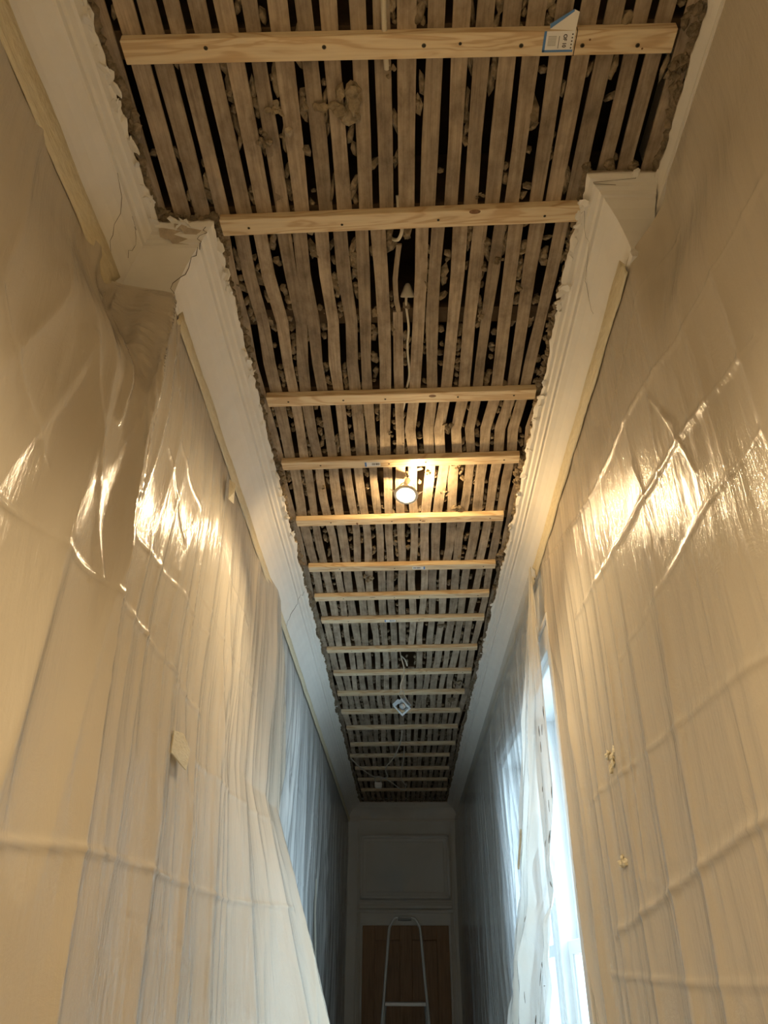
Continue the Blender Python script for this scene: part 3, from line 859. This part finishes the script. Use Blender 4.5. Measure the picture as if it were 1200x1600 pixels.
def sstep(x, a, b):
    t = np.clip((x - a) / (b - a), 0, 1); return t * t * (3 - 2 * t)

# left, near: over the set-back wall, round the step and on to its free edge
def xA(Y, Z):
    top = np.where(Y < YSL - 0.02, XLN + 0.012, XLF + 0.010) + 0
    st = sstep(Y, YSL - 0.05, YSL - 0.012)
    top = (XLN + 0.012) * (1 - st) + (XLF + 0.010) * st
    lo = (XLN + 0.016) + (XLF + 0.014 - XLN - 0.016) * np.clip((Y - 0.72) / (YSL - 0.03 - 0.72), 0, 1)
    k = sstep(2.93 - Z, 0.03, 0.35)
    x = top * (1 - k) + lo * k
    flare = np.clip(2.16 - Z, 0, 0.75) * 0.34
    x = x + flare * sstep(Y, 2.0, 3.15) + 0.02 * sstep(Y, 2.55, 2.85)
    x = x + 0.05 * np.clip(2.2 - Z, 0, 1.0) * sstep(Y, 0.2, 1.2) * (1 - sstep(Y, 2.0, 3.0))
    return x
edgeA = [(2.96, 2.90), (2.8, 3.02), (2.6, 3.19), (2.37, 3.29), (2.2, 3.24), (2.13, 3.20), (2.0, 3.22), (1.48, 3.22), (0, 3.25)]
def y1A(z): return interp(z, edgeA)
foldsA = [(1.215, 1.235, 0.018, 0.012, 0.02, 1.0), (1.10, 0.98, 0.01, 0.030, 0.035, 1.3), (0.80, 0.86, 0.006, 0.02, 0.03, 1.2), (0.62, 0.50, 0.004, 0.030, 0.05, 1.5),
          (1.62, 1.55, 0.002, 0.025, 0.05, 1.6), (1.9, 1.82, 0.002, 0.018, 0.03, 1.3), (2.15, 2.1, 0.002, 0.03, 0.06, 1.6), (2.5, 2.45, 0.004, 0.02, 0.05, 1.5), (2.8, 2.8, 0.004, 0.03, 0.05, 1.4), (3.05, 3.0, 0.0, 0.035, 0.035, 1.3)]
creasesA = [([(0.4, 2.22), (0.85, 2.20), (1.25, 2.19), (1.9, 2.17)], 0.006, 0.006), ([(0.6, 1.76), (1.0, 1.75), (1.22, 1.77), (1.4, 1.78), (2.3, 1.79), (2.95, 1.82)], 0.007, 0.006), ([(1.21, 2.93), (1.15, 2.72), (1.12, 2.5)], 0.014, 0.012), ([(1.195, 2.93), (1.10, 2.80)], 0.010, 0.010), ([(1.238, 2.93), (1.23, 2.70), (1.235, 2.4)], 0.012, 0.010), ([(1.30, 2.92), (1.36, 2.78)], 0.008, 0.008), ([(1.27, 2.92), (1.30, 2.82)], 0.008, 0.008),
            ([(1.25, 2.33), (1.6, 2.36), (1.9, 2.38)], 0.004, 0.005), ([(1.75, 2.45), (2.1, 2.43), (2.6, 2.44)], 0.003, 0.005), ([(1.9, 2.06), (2.5, 2.07), (2.95, 2.09)], 0.004, 0.006),
            ([(2.0, 2.62), (2.35, 2.60)], 0.004, 0.005), ([(1.35, 2.60), (1.55, 2.48)], 0.005, 0.006), ([(1.42, 2.66), (1.62, 2.61)], 0.004, 0.005), ([(1.02, 2.62), (1.10, 2.35), (1.18, 2.2)], 0.008, 0.010), ([(0.78, 2.55), (1.0, 2.30)], 0.006, 0.008)]
shA = sheet('dust_sheet', 'glossy cream polythene sheet bulging over the wall step below the cracked cornice', 'polythene', const(YB + 0.02), y1A, 2.955, 0.01, xA, 1, 620, 320, foldsA, creasesA, 21, dense=0.37, pucker=YSL - 0.03)

# left, far
def xB(Y, Z): return np.full_like(Y, XLF + 0.006) + 0.05 * np.clip(2.0 - Z, 0, 1) * sstep(Y, 3.2, 4.2) * (1 - sstep(Y, 4.75, 4.9))
foldsB = [(3.3, 3.2, 0.002, 0.04, 0.05, 1.4), (3.55, 3.6, 0.002, 0.03, 0.05, 1.4), (3.9, 3.9, 0.002, 0.02, 0.05, 1.5), (4.3, 4.25, 0.0, 0.02, 0.04, 1.4), (5.6, 5.6, 0, 0.02, 0.08, 1.5), (6.5, 6.5, 0, 0.015, 0.08, 1.5)]
creasesB = [([(2.9, 2.0), (3.6, 2.03), (4.4, 2.02)], 0.005, 0.006), ([(3.3, 2.45), (4.0, 2.42), (5, 2.44)], 0.004, 0.006)]
shB = sheet('dust_sheet', 'thin clear polythene sheet on the wall opposite the window', 'polythene_thin', const(2.80), const(4.92), 2.948, 0.01, xB, 1, 260, 150, foldsB, creasesB, 31)
shB2 = sheet('dust_sheet', 'thin polythene sheet on the dim wall between pale vertical tape and brown door', 'polythene_thin', const(4.94), const(7.80), 2.948, 0.01, lambda Y, Z: np.full_like(Y, XLF + 0.006) + 0.06 * np.clip(1.9 - Z, 0, 1) * (1 - sstep(Y, 4.95, 5.4)), 1, 220, 130, [(5.6, 5.6, 0, 0.02, 0.08, 1.5), (6.5, 6.5, 0, 0.015, 0.08, 1.5)], [], 35)

# right, near
def xC(Y, Z):
    st = sstep(Y, YSR - 0.10, YSR + 0.02)
    x = (XRN - 0.010) * (1 - st) + (0.515 - 0.012) * st
    k = sstep(2.93 - Z, 0.02, 0.3)
    st2 = np.clip((Y - 0.55) / (YSR - 0.55), 0, 1)
    lo = (XRN - 0.012) * (1 - st2) + (0.515 - 0.014) * st2
    x = x * (1 - k) + lo * k
    return np.where(Y > YSR, x + (np.clip(Y, YSR, 2.5) - YSR) * 0.011, x)
edgeC = [(3.1, 2.56), (2.93, 2.55), (2.6, 2.50), (2.2, 2.46), (1.85, 2.455), (1.6, 2.40), (1.4, 2.34), (0, 2.3)]
foldsC = [(2.50, 2.38, 0.002, 0.02, 0.03, 1.3), (2.35, 2.22, 0.002, 0.022, 0.025, 1.3), (2.1, 2.0, 0.002, 0.014, 0.03, 1.4), (1.85, 1.8, 0.002, 0.016, 0.03, 1.3), (1.6, 1.58, 0, 0.016, 0.035, 1.4), (1.35, 1.42, 0, 0.012, 0.03, 1.4), (1.0, 1.15, 0, 0.012, 0.05, 1.4)]
def ln(*p): return list(p)
creasesC = [(ln((0.72, 2.62), (1.05, 2.60), (1.30, 2.66), (1.75, 2.70), (2.45, 2.88)), 0.006, 0.006), (ln((0.85, 2.42), (1.2, 2.44), (1.55, 2.47), (2.05, 2.50)), 0.007, 0.008), (ln((1.02, 2.88), (1.5, 2.72)), 0.004, 0.005),
            (ln((0.7, 2.3), (1.2, 2.26), (1.7, 2.24)), 0.004, 0.006), (ln((0.8, 1.98), (1.3, 2.0), (2.2, 2.02)), 0.005, 0.006), (ln((0.8, 1.80), (1.2, 1.79), (1.5, 1.76), (2.1, 1.70)), 0.008, 0.010), (ln((0.9, 1.60), (1.5, 1.60), (2.2, 1.62)), 0.005, 0.006),
            (ln((1.12, 2.47), (1.20, 2.60), (1.24, 2.42)), 0.006, 0.008), (ln((1.08, 2.33), (1.15, 2.52)), 0.006, 0.008), (ln((1.3, 2.33), (1.36, 2.55)), 0.005, 0.008)]
shC = sheet('dust_sheet', 'glossy cream polythene sheet taped along the wall up to the open window edge', 'polythene', const(YB + 0.02), lambda z: interp(z, edgeC), 2.955, 0.01, xC, -1, 500, 320, foldsC, creasesC, 41, wr=0.75, dense=0.45,
            ztopfn=lambda Y: 3.045 - 0.09 * sstep(Y, YSR - 0.16, YSR + 0.02))
# right, far: hangs flat beyond the pinned corner, lit through the window
edgeE = [(2.96, 2.62), (2.6, 2.95), (2.2, 3.15), (1.4, 3.45), (1.1, 3.6), (0, 3.7)]
shE = sheet('dust_sheet', 'thin polythene sheet across the far half of the window and wall beyond', 'polythene_clear', lambda z: interp(z, edgeE), const(7.80), 2.948, 0.01, lambda Y, Z: np.full_like(Y, XRF - 0.036), -1, 420, 150,
            [(4.3, 4.3, 0.0, 0.01, 0.03, 1.5), (3.6, 3.7, 0, 0.02, 0.05, 1.5), (5.2, 5.2, 0, 0.015, 0.06, 1.5), (6.4, 6.4, 0, 0.015, 0.06, 1.5)], [(ln((3, 2.1), (5, 2.1)), 0.004, 0.006)], 51, wr=0.8)

# the gathered end of the sheet, hanging in loose folds in front of the window
def bunch():
    nz, nu = 170, 90
    zt, zb = 2.945, 0.02
    a, b = VN(71), VN(72)
    v = []
    for i in range(nz):
        t = i / (nz - 1); z = zt + (zb - zt) * t
        dz = zt - z
        T_ = [0, 0.25, 0.5, 0.85, 1.2, 1.55, 3]
        yl = np.interp(dz, T_, [2.59, 2.57, 2.57, 2.585, 2.82, 3.12, 3.45])      # near edge
        yr = np.interp(dz, T_, [2.62, 2.75, 2.95, 3.22, 3.60, 3.74, 3.75])      # far edge
        xin = np.interp(dz, [0, 0.3, 0.9, 1.3, 1.5, 3], [0.005, 0.025, 0.045, 0.065, 0.065, 0.06])
        wrk = 0.35 + 0.65 * min(1, dz / 0.5)
        for k in range(nu):
            u = k / (nu - 1)
            lift = min(1, u / 0.25)
            p = np.array([u * 5.0 + 0.25 * math.sin(dz * 2.3)]); q = np.array([dz * 1.0])
            fold = (1 - abs(float(a(p * 1.6, q)[0]))) ** 1.5
            small = float(b(p * 5, q * 5)[0])
            crumple = max(0, 1 - abs(dz - 1.15) / 0.35) * float(b(p * 4 + 9, q * 11)[0])
            x = XRF - 0.040 - xin * (0.3 + fold) * wrk * (0.3 + 0.7 * lift) - 0.006 * small * wrk - 0.022 * crumple
            y = yl + (yr - yl) * u + 0.02 * math.sin(u * 17 + dz * 3) * wrk * (u * (1 - u) * 4) + 0.012 * crumple
            v.append((x, y, z))
    f = []
    for i in range(nz - 1):
        for k in range(nu - 1):
            q = i * nu + k; f.append((q, q + 1, q + nu + 1, q + nu))
    o = pyd('dust_sheet', v, f, 'polythene_loose', None, True)
    tag(o, 'loose crumpled polythene bunch hanging in folds before the window glass', 'plastic sheet')
    # dirt streaks and a scrap of tape stuck on it
    def at(u, dz):
        i = int((dz / (zt - zb)) * (nz - 1)); k = int(u * (nu - 1)); return Vector(v[i * nu + k])
    r = random.Random(4)
    for _ in range(26):
        u = r.uniform(0.05, 0.35); dz = r.uniform(0.5, 1.55)
        p0, p1 = at(u, dz), at(u + r.uniform(-0.01, 0.01), dz + r.uniform(0.008, 0.045))
        vv, ff = tube_mesh([p0 + Vector((-0.002, -0.001, 0)), (p0 + p1) / 2 + Vector((-0.0025, -0.001, 0)), p1 + Vector((-0.002, -0.001, 0))], [0.0006, r.uniform(0.001, 0.0022), 0.0006], 5)
        pyd('dirt_streak', vv, ff, 'dirt_grey', o)
    P = [at(0.62, d) + Vector((-0.006, -0.004, 0)) for d in (0.88, 0.91, 0.94, 0.97, 1.0)]
    w = [0.004, 0.010, 0.013, 0.010, 0.003]
    vv = []
    for p, q in zip(P, w): vv += [p + Vector((0.0, -q, 0)), p + Vector((-0.006, 0, 0.003)), p + Vector((0, q, 0))]
    pyd('tape_scrap', vv, [(3 * i + j, 3 * i + j + 1, 3 * i + j + 4, 3 * i + j + 3) for i in range(4) for j in range(2)], 'masking_tape', o)
bunch()

# ------------------------------------------------------------------ masking tape along the sheet tops
def tape(label, pts, w, seed, n=90, out=0.004, sgn=1, tilt=0.3):
    P = [Vector(p) for p in pts]
    # resample
    L = [0]
    for a, b in zip(P[:-1], P[1:]): L.append(L[-1] + (b - a).length)
    v = []
    for i in range(n):
        s = L[-1] * i / (n - 1)
        k = max(j for j in range(len(P) - 1) if L[j] <= s + 1e-9)
        t = (s - L[k]) / max(1e-9, L[k + 1] - L[k]); p = P[k].lerp(P[k + 1], min(1, t))
        dz = noise.noise((s * 5, seed, 0)) * 0.006; ww = w * (1 + 0.25 * noise.noise((s * 7, seed, 5)))
        for h, o in ((-0.5, 0.0), (-0.2, 0.0035), (0.15, 0.002), (0.5, tilt * w)):
            v.append((p.x + sgn * (out + o + 0.0012 * noise.noise((s * 25, h * 3, seed))), p.y, p.z + dz + h * ww))
    f = [(4 * i + j, 4 * i + 4 + j, 4 * i + 5 + j, 4 * i + 1 + j) for i in range(n - 1) for j in range(3)]
    o = pyd('masking_tape', v, f, 'masking_tape', None, True)
    md = o.modifiers.new('thickness', 'SOLIDIFY'); md.thickness = 0.0008
    return tag(o, label, 'tape')
tape('yellow masking tape under the cornice of the set-back wall before the step', [(XLN + 0.012, YB + 0.05, 2.935), (XLN + 0.012, YSL - 0.06, 2.935)], 0.052, 1)
tape('yellow masking tape under the cornice between the wall step and the door', [(XLF + 0.010, YSL + 0.03, 2.928), (XLF + 0.012, YE - 0.06, 2.928)], 0.030, 2, 240)
tape('yellow masking tape under the cornice running up to the window edge', [(0.515 - 0.012, YSR + 0.02, 2.936), (XRF - 0.012, 2.5, 2.934), (XRF - 0.012, 2.62, 2.932)], 0.040, 3, 110, sgn=-1)
tape('thin masking tape under the cornice from the window towards the door', [(XRF - 0.012, 2.66, 2.928), (XRF - 0.012, YE - 0.06, 2.928)], 0.022, 4, 200, sgn=-1)
# the peeled tab hanging off the left sheet
o = pyd('masking_tape', [(-0.500, 1.86, 2.86), (-0.492, 1.90, 2.87), (-0.490, 1.90, 2.80), (-0.498, 1.865, 2.795), (-0.486, 1.88, 2.83)], [(0, 1, 4), (1, 2, 4), (2, 3, 4), (3, 0, 4)], 'masking_tape')
o.modifiers.new('thickness', 'SOLIDIFY').thickness = 0.0008
tag(o, 'small peeled tab of yellow tape dangling over glossy sheet below the cornice', 'tape')
# square patch of tape stuck on the big left sheet
PX = max(AT['dust_sheet'](1.62 + a, 2.01 + b) for a in (0, 0.04, 0.08, 0.12) for b in (0, 0.02, 0.04))
vp = [(0, 0.000, 0.0), (0.002, 0.050, -0.006), (0.004, 0.052, 0.030), (0.006, 0.020, 0.045), (0.003, -0.004, 0.036)]
o = pyd('tape_patch', [(PX + a, 1.62 + b * 2.5, 2.01 + c * 1.2) for a, b, c in vp] + [(PX + 0.003 + a, 1.62 + b * 2.5, 2.01 + c * 1.2) for a, b, c in vp], [(0, 1, 2, 3, 4), (9, 8, 7, 6, 5), (0, 5, 6, 1), (1, 6, 7, 2), (2, 7, 8, 3), (3, 8, 9, 4), (4, 9, 5, 0)], 'masking_tape')
tag(o, 'small five-cornered tape patch stuck on the glossy cream sheet', 'tape')
# scrunched dabs of tape holding the sheets to the wall
def dab(label, sheet_name, y, z, sgn, s):
    bm = bmesh.new(); r = random.Random(int(y * 100))
    x = AT[sheet_name](y, z)
    for k in range(7):
        lump(bm, (x + sgn * 0.002, y + r.gauss(0, 0.45) * s, z + r.gauss(0, 0.3) * s), (0.004, s * r.uniform(0.3, 0.7), s * r.uniform(0.2, 0.45)), 700 + k, 2)
    tag(from_bm('tape_dab', bm, 'masking_tape'), label, 'tape')
dab('scrunched tan dab of tape on the glossy sheet next to the open window', 'dust_sheet.003', 1.90, 2.07, -1, 0.030)
dab('smaller scrunched dab of tape low on the sheet next to the window', 'dust_sheet.003', 1.93, 1.84, -1, 0.020)
# pale vertical strip down the far left sheet
o = tape('pale vertical strip of tape down the sheet opposite the window', [(XLF + 0.03, 4.93, 2.10), (XLF + 0.03, 4.93, 2.099)], 0.03, 9)
bpy.data.objects.remove(o)
vv = []
for i in range(24):
    z = 2.12 - i * 0.09; q = 0.018 + 0.010 * math.sin(i * 0.9)
    x = XLF + 0.02 + 0.065 * max(0, min(1, 1.95 - z)); vv += [(x, 4.93 - q, z), (x + 0.004, 4.93 + q, z)]
o = pyd('tape_strip', vv, [(2 * i, 2 * i + 1, 2 * i + 3, 2 * i + 2) for i in range(23)], 'cable_white'); o.modifiers.new('thickness', 'SOLIDIFY').thickness = 0.001
tag(o, 'pale vertical strip of tape down the sheets opposite the window', 'tape')

# ------------------------------------------------------------------ electrics
def downlight(loc, tilt, label, spot_size=2.35, power=LAMP_W, back=0.0):
    e = empty('recessed_downlight', loc, label, 'light')
    R = tilt.to_matrix().to_4x4()
    # ring faces local -z
    ring = lathe('bezel', [(0.027, 0.006), (0.027, 0.0), (0.033, -0.004), (0.040, -0.003), (0.0415, 0.001), (0.040, 0.004), (0.030, 0.007)], 'ceramic_white', e, 36, R)
    bulb = lathe('bulb', [(0.0, -0.008), (0.010, -0.007), (0.018, -0.0045), (0.0245, 0.0)], 'bulb_glow', e, 28, R)
    lathe('reflector', [(0.0255, -0.0005), (0.0262, 0.004), (0.022, 0.018), (0.014, 0.034), (0.010, 0.040), (0.010, 0.048), (0, 0.048)], 'ceramic_white', bulb, 24, R)
    lathe('lamp_holder', [(0.0, 0.078), (0.010, 0.078), (0.0125, 0.070), (0.0125, 0.046), (0.0105, 0.042)], 'ceramic_white', e, 18, R)
    for s in (-1, 1):
        tube('spring_clip', [R @ Vector(p) for p in ((s * 0.030, 0.004, 0.005), (s * 0.042, 0.006, 0.016), (s * 0.055, 0.0, 0.024), (s * 0.052, -0.007, 0.013), (s * 0.038, -0.006, 0.008))], 0.0011, 'steel', e, 6)
    tube('bracket', [R @ Vector(p) for p in ((-0.028, 0, 0.006), (-0.026, 0, 0.04), (-0.014, 0, 0.062), (0.014, 0, 0.062), (0.026, 0, 0.04), (0.028, 0, 0.006))], 0.0022, 'steel', e, 6)
    c0 = R @ Vector((0, 0, 0.076))
    for k, dx in enumerate((-0.012, 0.014)):
        tube('flex', [c0, c0 + Vector((dx * 0.6, -0.006, 0.02)), Vector((dx, -0.02, ZL + 0.03 - loc[2])), Vector((dx * 2, -0.02, ZL + 0.10 - loc[2]))], 0.0024, 'cable_white', e, 7)
    l = bpy.data.lights.new('lamp_beam', 'SPOT'); l.energy = power; l.color = LAMP_COL; l.spot_size = spot_size; l.spot_blend = 0.55; l.shadow_soft_size = 0.02
    lo = bpy.data.objects.new('lamp_beam', l); COL.objects.link(lo); lo.parent = e
    lo.location = R @ Vector((0, 0, -0.022)); lo.rotation_euler = tilt
    if back:
        l = bpy.data.lights.new('lamp_spill', 'POINT'); l.energy = back; l.color = (1.0, 0.66, 0.30); l.shadow_soft_size = 0.008
        lo = bpy.data.objects.new('lamp_spill', l); COL.objects.link(lo); lo.parent = e
        lo.location = R @ Vector((0.034, 0.012, 0.03))
    return e
from mathutils import Euler
downlight((0.020, 2.185, 3.010), Euler((-0.30, 0.10, 0)), 'lit round downlight hanging loose from the laths on its wires', back=6.0)
downlight((-0.12, -0.10, 3.000), Euler((0.0, 0.0, 0)), 'lit round downlight hanging from the laths by the entrance wall', power=LAMP_W * 2.9)

# the unlit square fitting dangling on a cable
e = empty('square_downlight', (0.0, 3.95, 2.83), 'unlit square metal light fitting dangling on white flex below the hole', 'light')
R = (Matrix.Rotation(0.55, 3, 'Y') @ Matrix.Rotation(-0.75, 3, 'X') @ Matrix.Rotation(0.35, 3, 'Z'))
def rp(name, boxes, mat, parent):
    bm = bmesh.new()
    for lo, hi in boxes: bx(bm, lo, hi, 0.0006)
    for v in bm.verts: v.co = R @ v.co * 0.86
    return from_bm(name, bm, mat, parent)
fr_ = rp('frame', [((-0.042, -0.042, -0.002), (0.042, -0.030, 0.002)), ((-0.042, 0.030, -0.002), (0.042, 0.042, 0.002)), ((-0.042, -0.030, -0.002), (-0.030, 0.030, 0.002)), ((0.030, -0.030, -0.002), (0.042, 0.030, 0.002))], 'fitting_metal', e)
for s in (-1, 1): rp('side_plate', [((s * 0.031 - 0.001, -0.030, 0.002), (s * 0.031 + 0.001, 0.030, 0.045))], 'fitting_metal', e)
rp('back_plate', [((-0.032, -0.030, 0.044), (0.032, 0.030, 0.046))], 'fitting_metal', e)
lathe('bulb', [(0.0, 0.002), (0.016, 0.004), (0.024, 0.010), (0.014, 0.03), (0.008, 0.042), (0, 0.042)], 'fitting_metal', e, 18, R.to_4x4() @ Matrix.Scale(0.86, 4))
rp('wing', [((-0.052, -0.020, -0.001), (-0.042, 0.038, 0.001))], 'fitting_metal', e)
tube('hanging_loop', [(0.0, 0, 0.045), (-0.012, 0, 0.060), (-0.010, 0, 0.080), (0.006, 0, 0.085), (0.012, 0, 0.068), (0.022, 0, 0.045), (0.032, 0, 0.03)], 0.0022, 'cable_grey', e, 6)
tube('flex', [(-0.004, 0, 0.080), (-0.006, 0.0, 0.12), (0.010, 0.0, 0.17), (0.012, 0.0, 0.215), (-0.004, -0.02, 0.275), (-0.010, -0.03, 0.32)], 0.0033, 'cable_white', e, 7)
tube('flex', [(-0.004, -0.02, 0.275), (0.020, 0.01, 0.262), (0.030, 0.06, 0.250), (0.028, 0.10, 0.268), (0.02, 0.12, 0.30)], 0.0033, 'cable_white', e, 7)

# junction box with trailing cables near the door
e = empty('junction_box', (-0.20, 6.55, 3.02), 'small junction box hung among pale cables near the door end', 'box')
bm = bmesh.new(); bx(bm, (-0.030, -0.035, -0.045), (0.030, 0.035, -0.012), 0.006); from_bm('body', bm, 'ceramic_white', e)
bm = bmesh.new(); bx(bm, (-0.026, -0.030, -0.052), (0.026, 0.030, -0.044), 0.003); from_bm('lid', bm, 'ceramic_white', e)
tube('hook', [(-0.02, 0, -0.014), (-0.03, 0, 0.02), (-0.005, 0, 0.04), (0.02, 0, 0.03), (0.02, 0, -0.014)], 0.004, 'cable_grey', e, 6)
def cable(label, pts, r, mat='cable_white'):
    o = tube('cable', pts, r, mat, None, 7); return tag(o, label, 'cable')
cable('long pale cable looping from the twelfth batten to the junction box', [(0.0, 5.245, 3.07), (-0.015, 5.45, 3.04), (-0.06, 5.75, 3.02), (-0.12, 5.95, 3.00), (-0.13, 6.10, 3.00), (-0.12, 6.25, 2.99), (-0.16, 6.45, 3.02), (-0.185, 6.50, 3.035)], 0.0045)
cable('pale cable sagging from the left cornice past the junction box', [(-0.40, 6.05, 3.085), (-0.33, 6.22, 3.05), (-0.24, 6.46, 3.04), (-0.17, 6.52, 3.045), (-0.09, 6.50, 3.00), (-0.02, 6.75, 3.00), (0.02, 6.85, 3.02), (0.03, 6.95, 3.09)], 0.0045)
cable('thin pale cable dropping out of the dark hole in the laths', [(0.015, 5.80, 3.13), (0.01, 5.90, 3.06), (-0.01, 6.25, 3.02), (-0.005, 6.50, 3.02), (0.03, 6.80, 3.04), (0.03, 6.92, 3.09)], 0.0035)
# near cables
cable('white flex curling out from under the batten at the cornice corners', [(0.000, 1.10, 3.112), (0.004, 1.150, 3.096), (0.010, 1.175, 3.090), (0.002, 1.205, 3.094), (-0.012, 1.218, 3.110), (-0.02, 1.225, 3.13)], 0.0042)
cable('white flex beside the broken lath below a plaster cone', [(0.022, 1.392, 3.120), (0.020, 1.425, 3.108), (0.027, 1.50, 3.103), (0.024, 1.58, 3.103), (0.030, 1.68, 3.102), (0.024, 1.74, 3.104), (0.018, 1.80, 3.104), (0.010, 1.86, 3.106), (0.004, 1.90, 3.112)], 0.0034)
cable('white conduit stub hanging beside the first batten', [(-0.022, 0.60, 3.104), (-0.022, 0.70, 3.098), (-0.020, 0.780, 3.096), (-0.018, 0.812, 3.098)], 0.0055)
o = lathe('cable_cone', [(0.0235, 0.0), (0.025, 0.003), (0.019, 0.018), (0.012, 0.036), (0.006, 0.045), (0.0, 0.046)], 'cable_grey', None, 20, Matrix.Translation((0.024, 1.395, 3.105)) @ Matrix.Scale(0.75, 4) @ Matrix.Rotation(0.9, 4, 'X'))
tag(o, 'small dusty white cone around the flex between the laths', 'cone')

# ------------------------------------------------------------------ step ladder
def ladder():
    yb, zp = 6.55, 1.475
    e = empty('step_ladder', (0, yb, 0), 'aluminium step ladder with hooped handrail before the brown door', 'ladder')
    cx = 0.005
    topz = 2.03
    # front frame with the hoop, leaning back towards the door
    lean = lambda z: -0.16 + 0.16 * z / 2.03
    def hw(z): return 0.112 + (2.0 - z) * 0.085
    def rail(s): return [Vector((cx + s * hw(z), lean(z), z)) for z in (0.02, 0.6, 1.2, 1.7, 1.93)]
    l, r = rail(-1), rail(1)
    hoop = l + [Vector((cx - 0.105, 0, 1.975)), Vector((cx - 0.085, 0, 2.01)), Vector((cx - 0.055, 0, 2.025)), Vector((cx + 0.055, 0, 2.025)), Vector((cx + 0.085, 0, 2.01)), Vector((cx + 0.105, 0, 1.975))] + r[::-1]
    tube('hooped_rail', hoop, 0.0105, 'ladder_metal', e, 10, 5)
    tube('handle_grip', [(cx - 0.05, 0, 2.018), (cx, 0, 2.016), (cx + 0.05, 0, 2.018)], 0.0145, 'ladder_grip', e, 10)
    bm = bmesh.new(); bx(bm, (cx - hw(zp) + 0.01, lean(zp) - 0.02, zp - 0.012), (cx + hw(zp) - 0.01, lean(zp) + 0.22, zp + 0.012), 0.003); from_bm('platform', bm, 'ladder_metal', e)
    for k in range(1, 7):
        z = zp - k * 0.225
        if z < 0.1: break
        bm = bmesh.new(); bx(bm, (cx - hw(z) + 0.006, lean(z) - 0.035, z - 0.012), (cx + hw(z) - 0.006, lean(z) + 0.045, z + 0.012), 0.003); from_bm('tread', bm, 'ladder_metal', e)
    for s in (-1, 1):
        tube('rear_leg', [(cx + s * hw(zp) * 0.95, lean(zp) + 0.2, zp - 0.01), (cx + s * 0.27, 0.62, 0.02)], 0.012, 'ladder_metal', e, 8)
        for y, x in ((lean(0.02), hw(0.02)), (0.62, 0.27)):
            lathe('foot', [(0.018, 0.0), (0.018, 0.05), (0.012, 0.06)], 'black_plastic', e, 10, Matrix.Translation((cx + s * x, y, 0)))
    box('rear_brace', (cx - 0.255, 0.49, 0.45), (cx + 0.255, 0.505, 0.47), 'ladder_metal', e)
ladder()
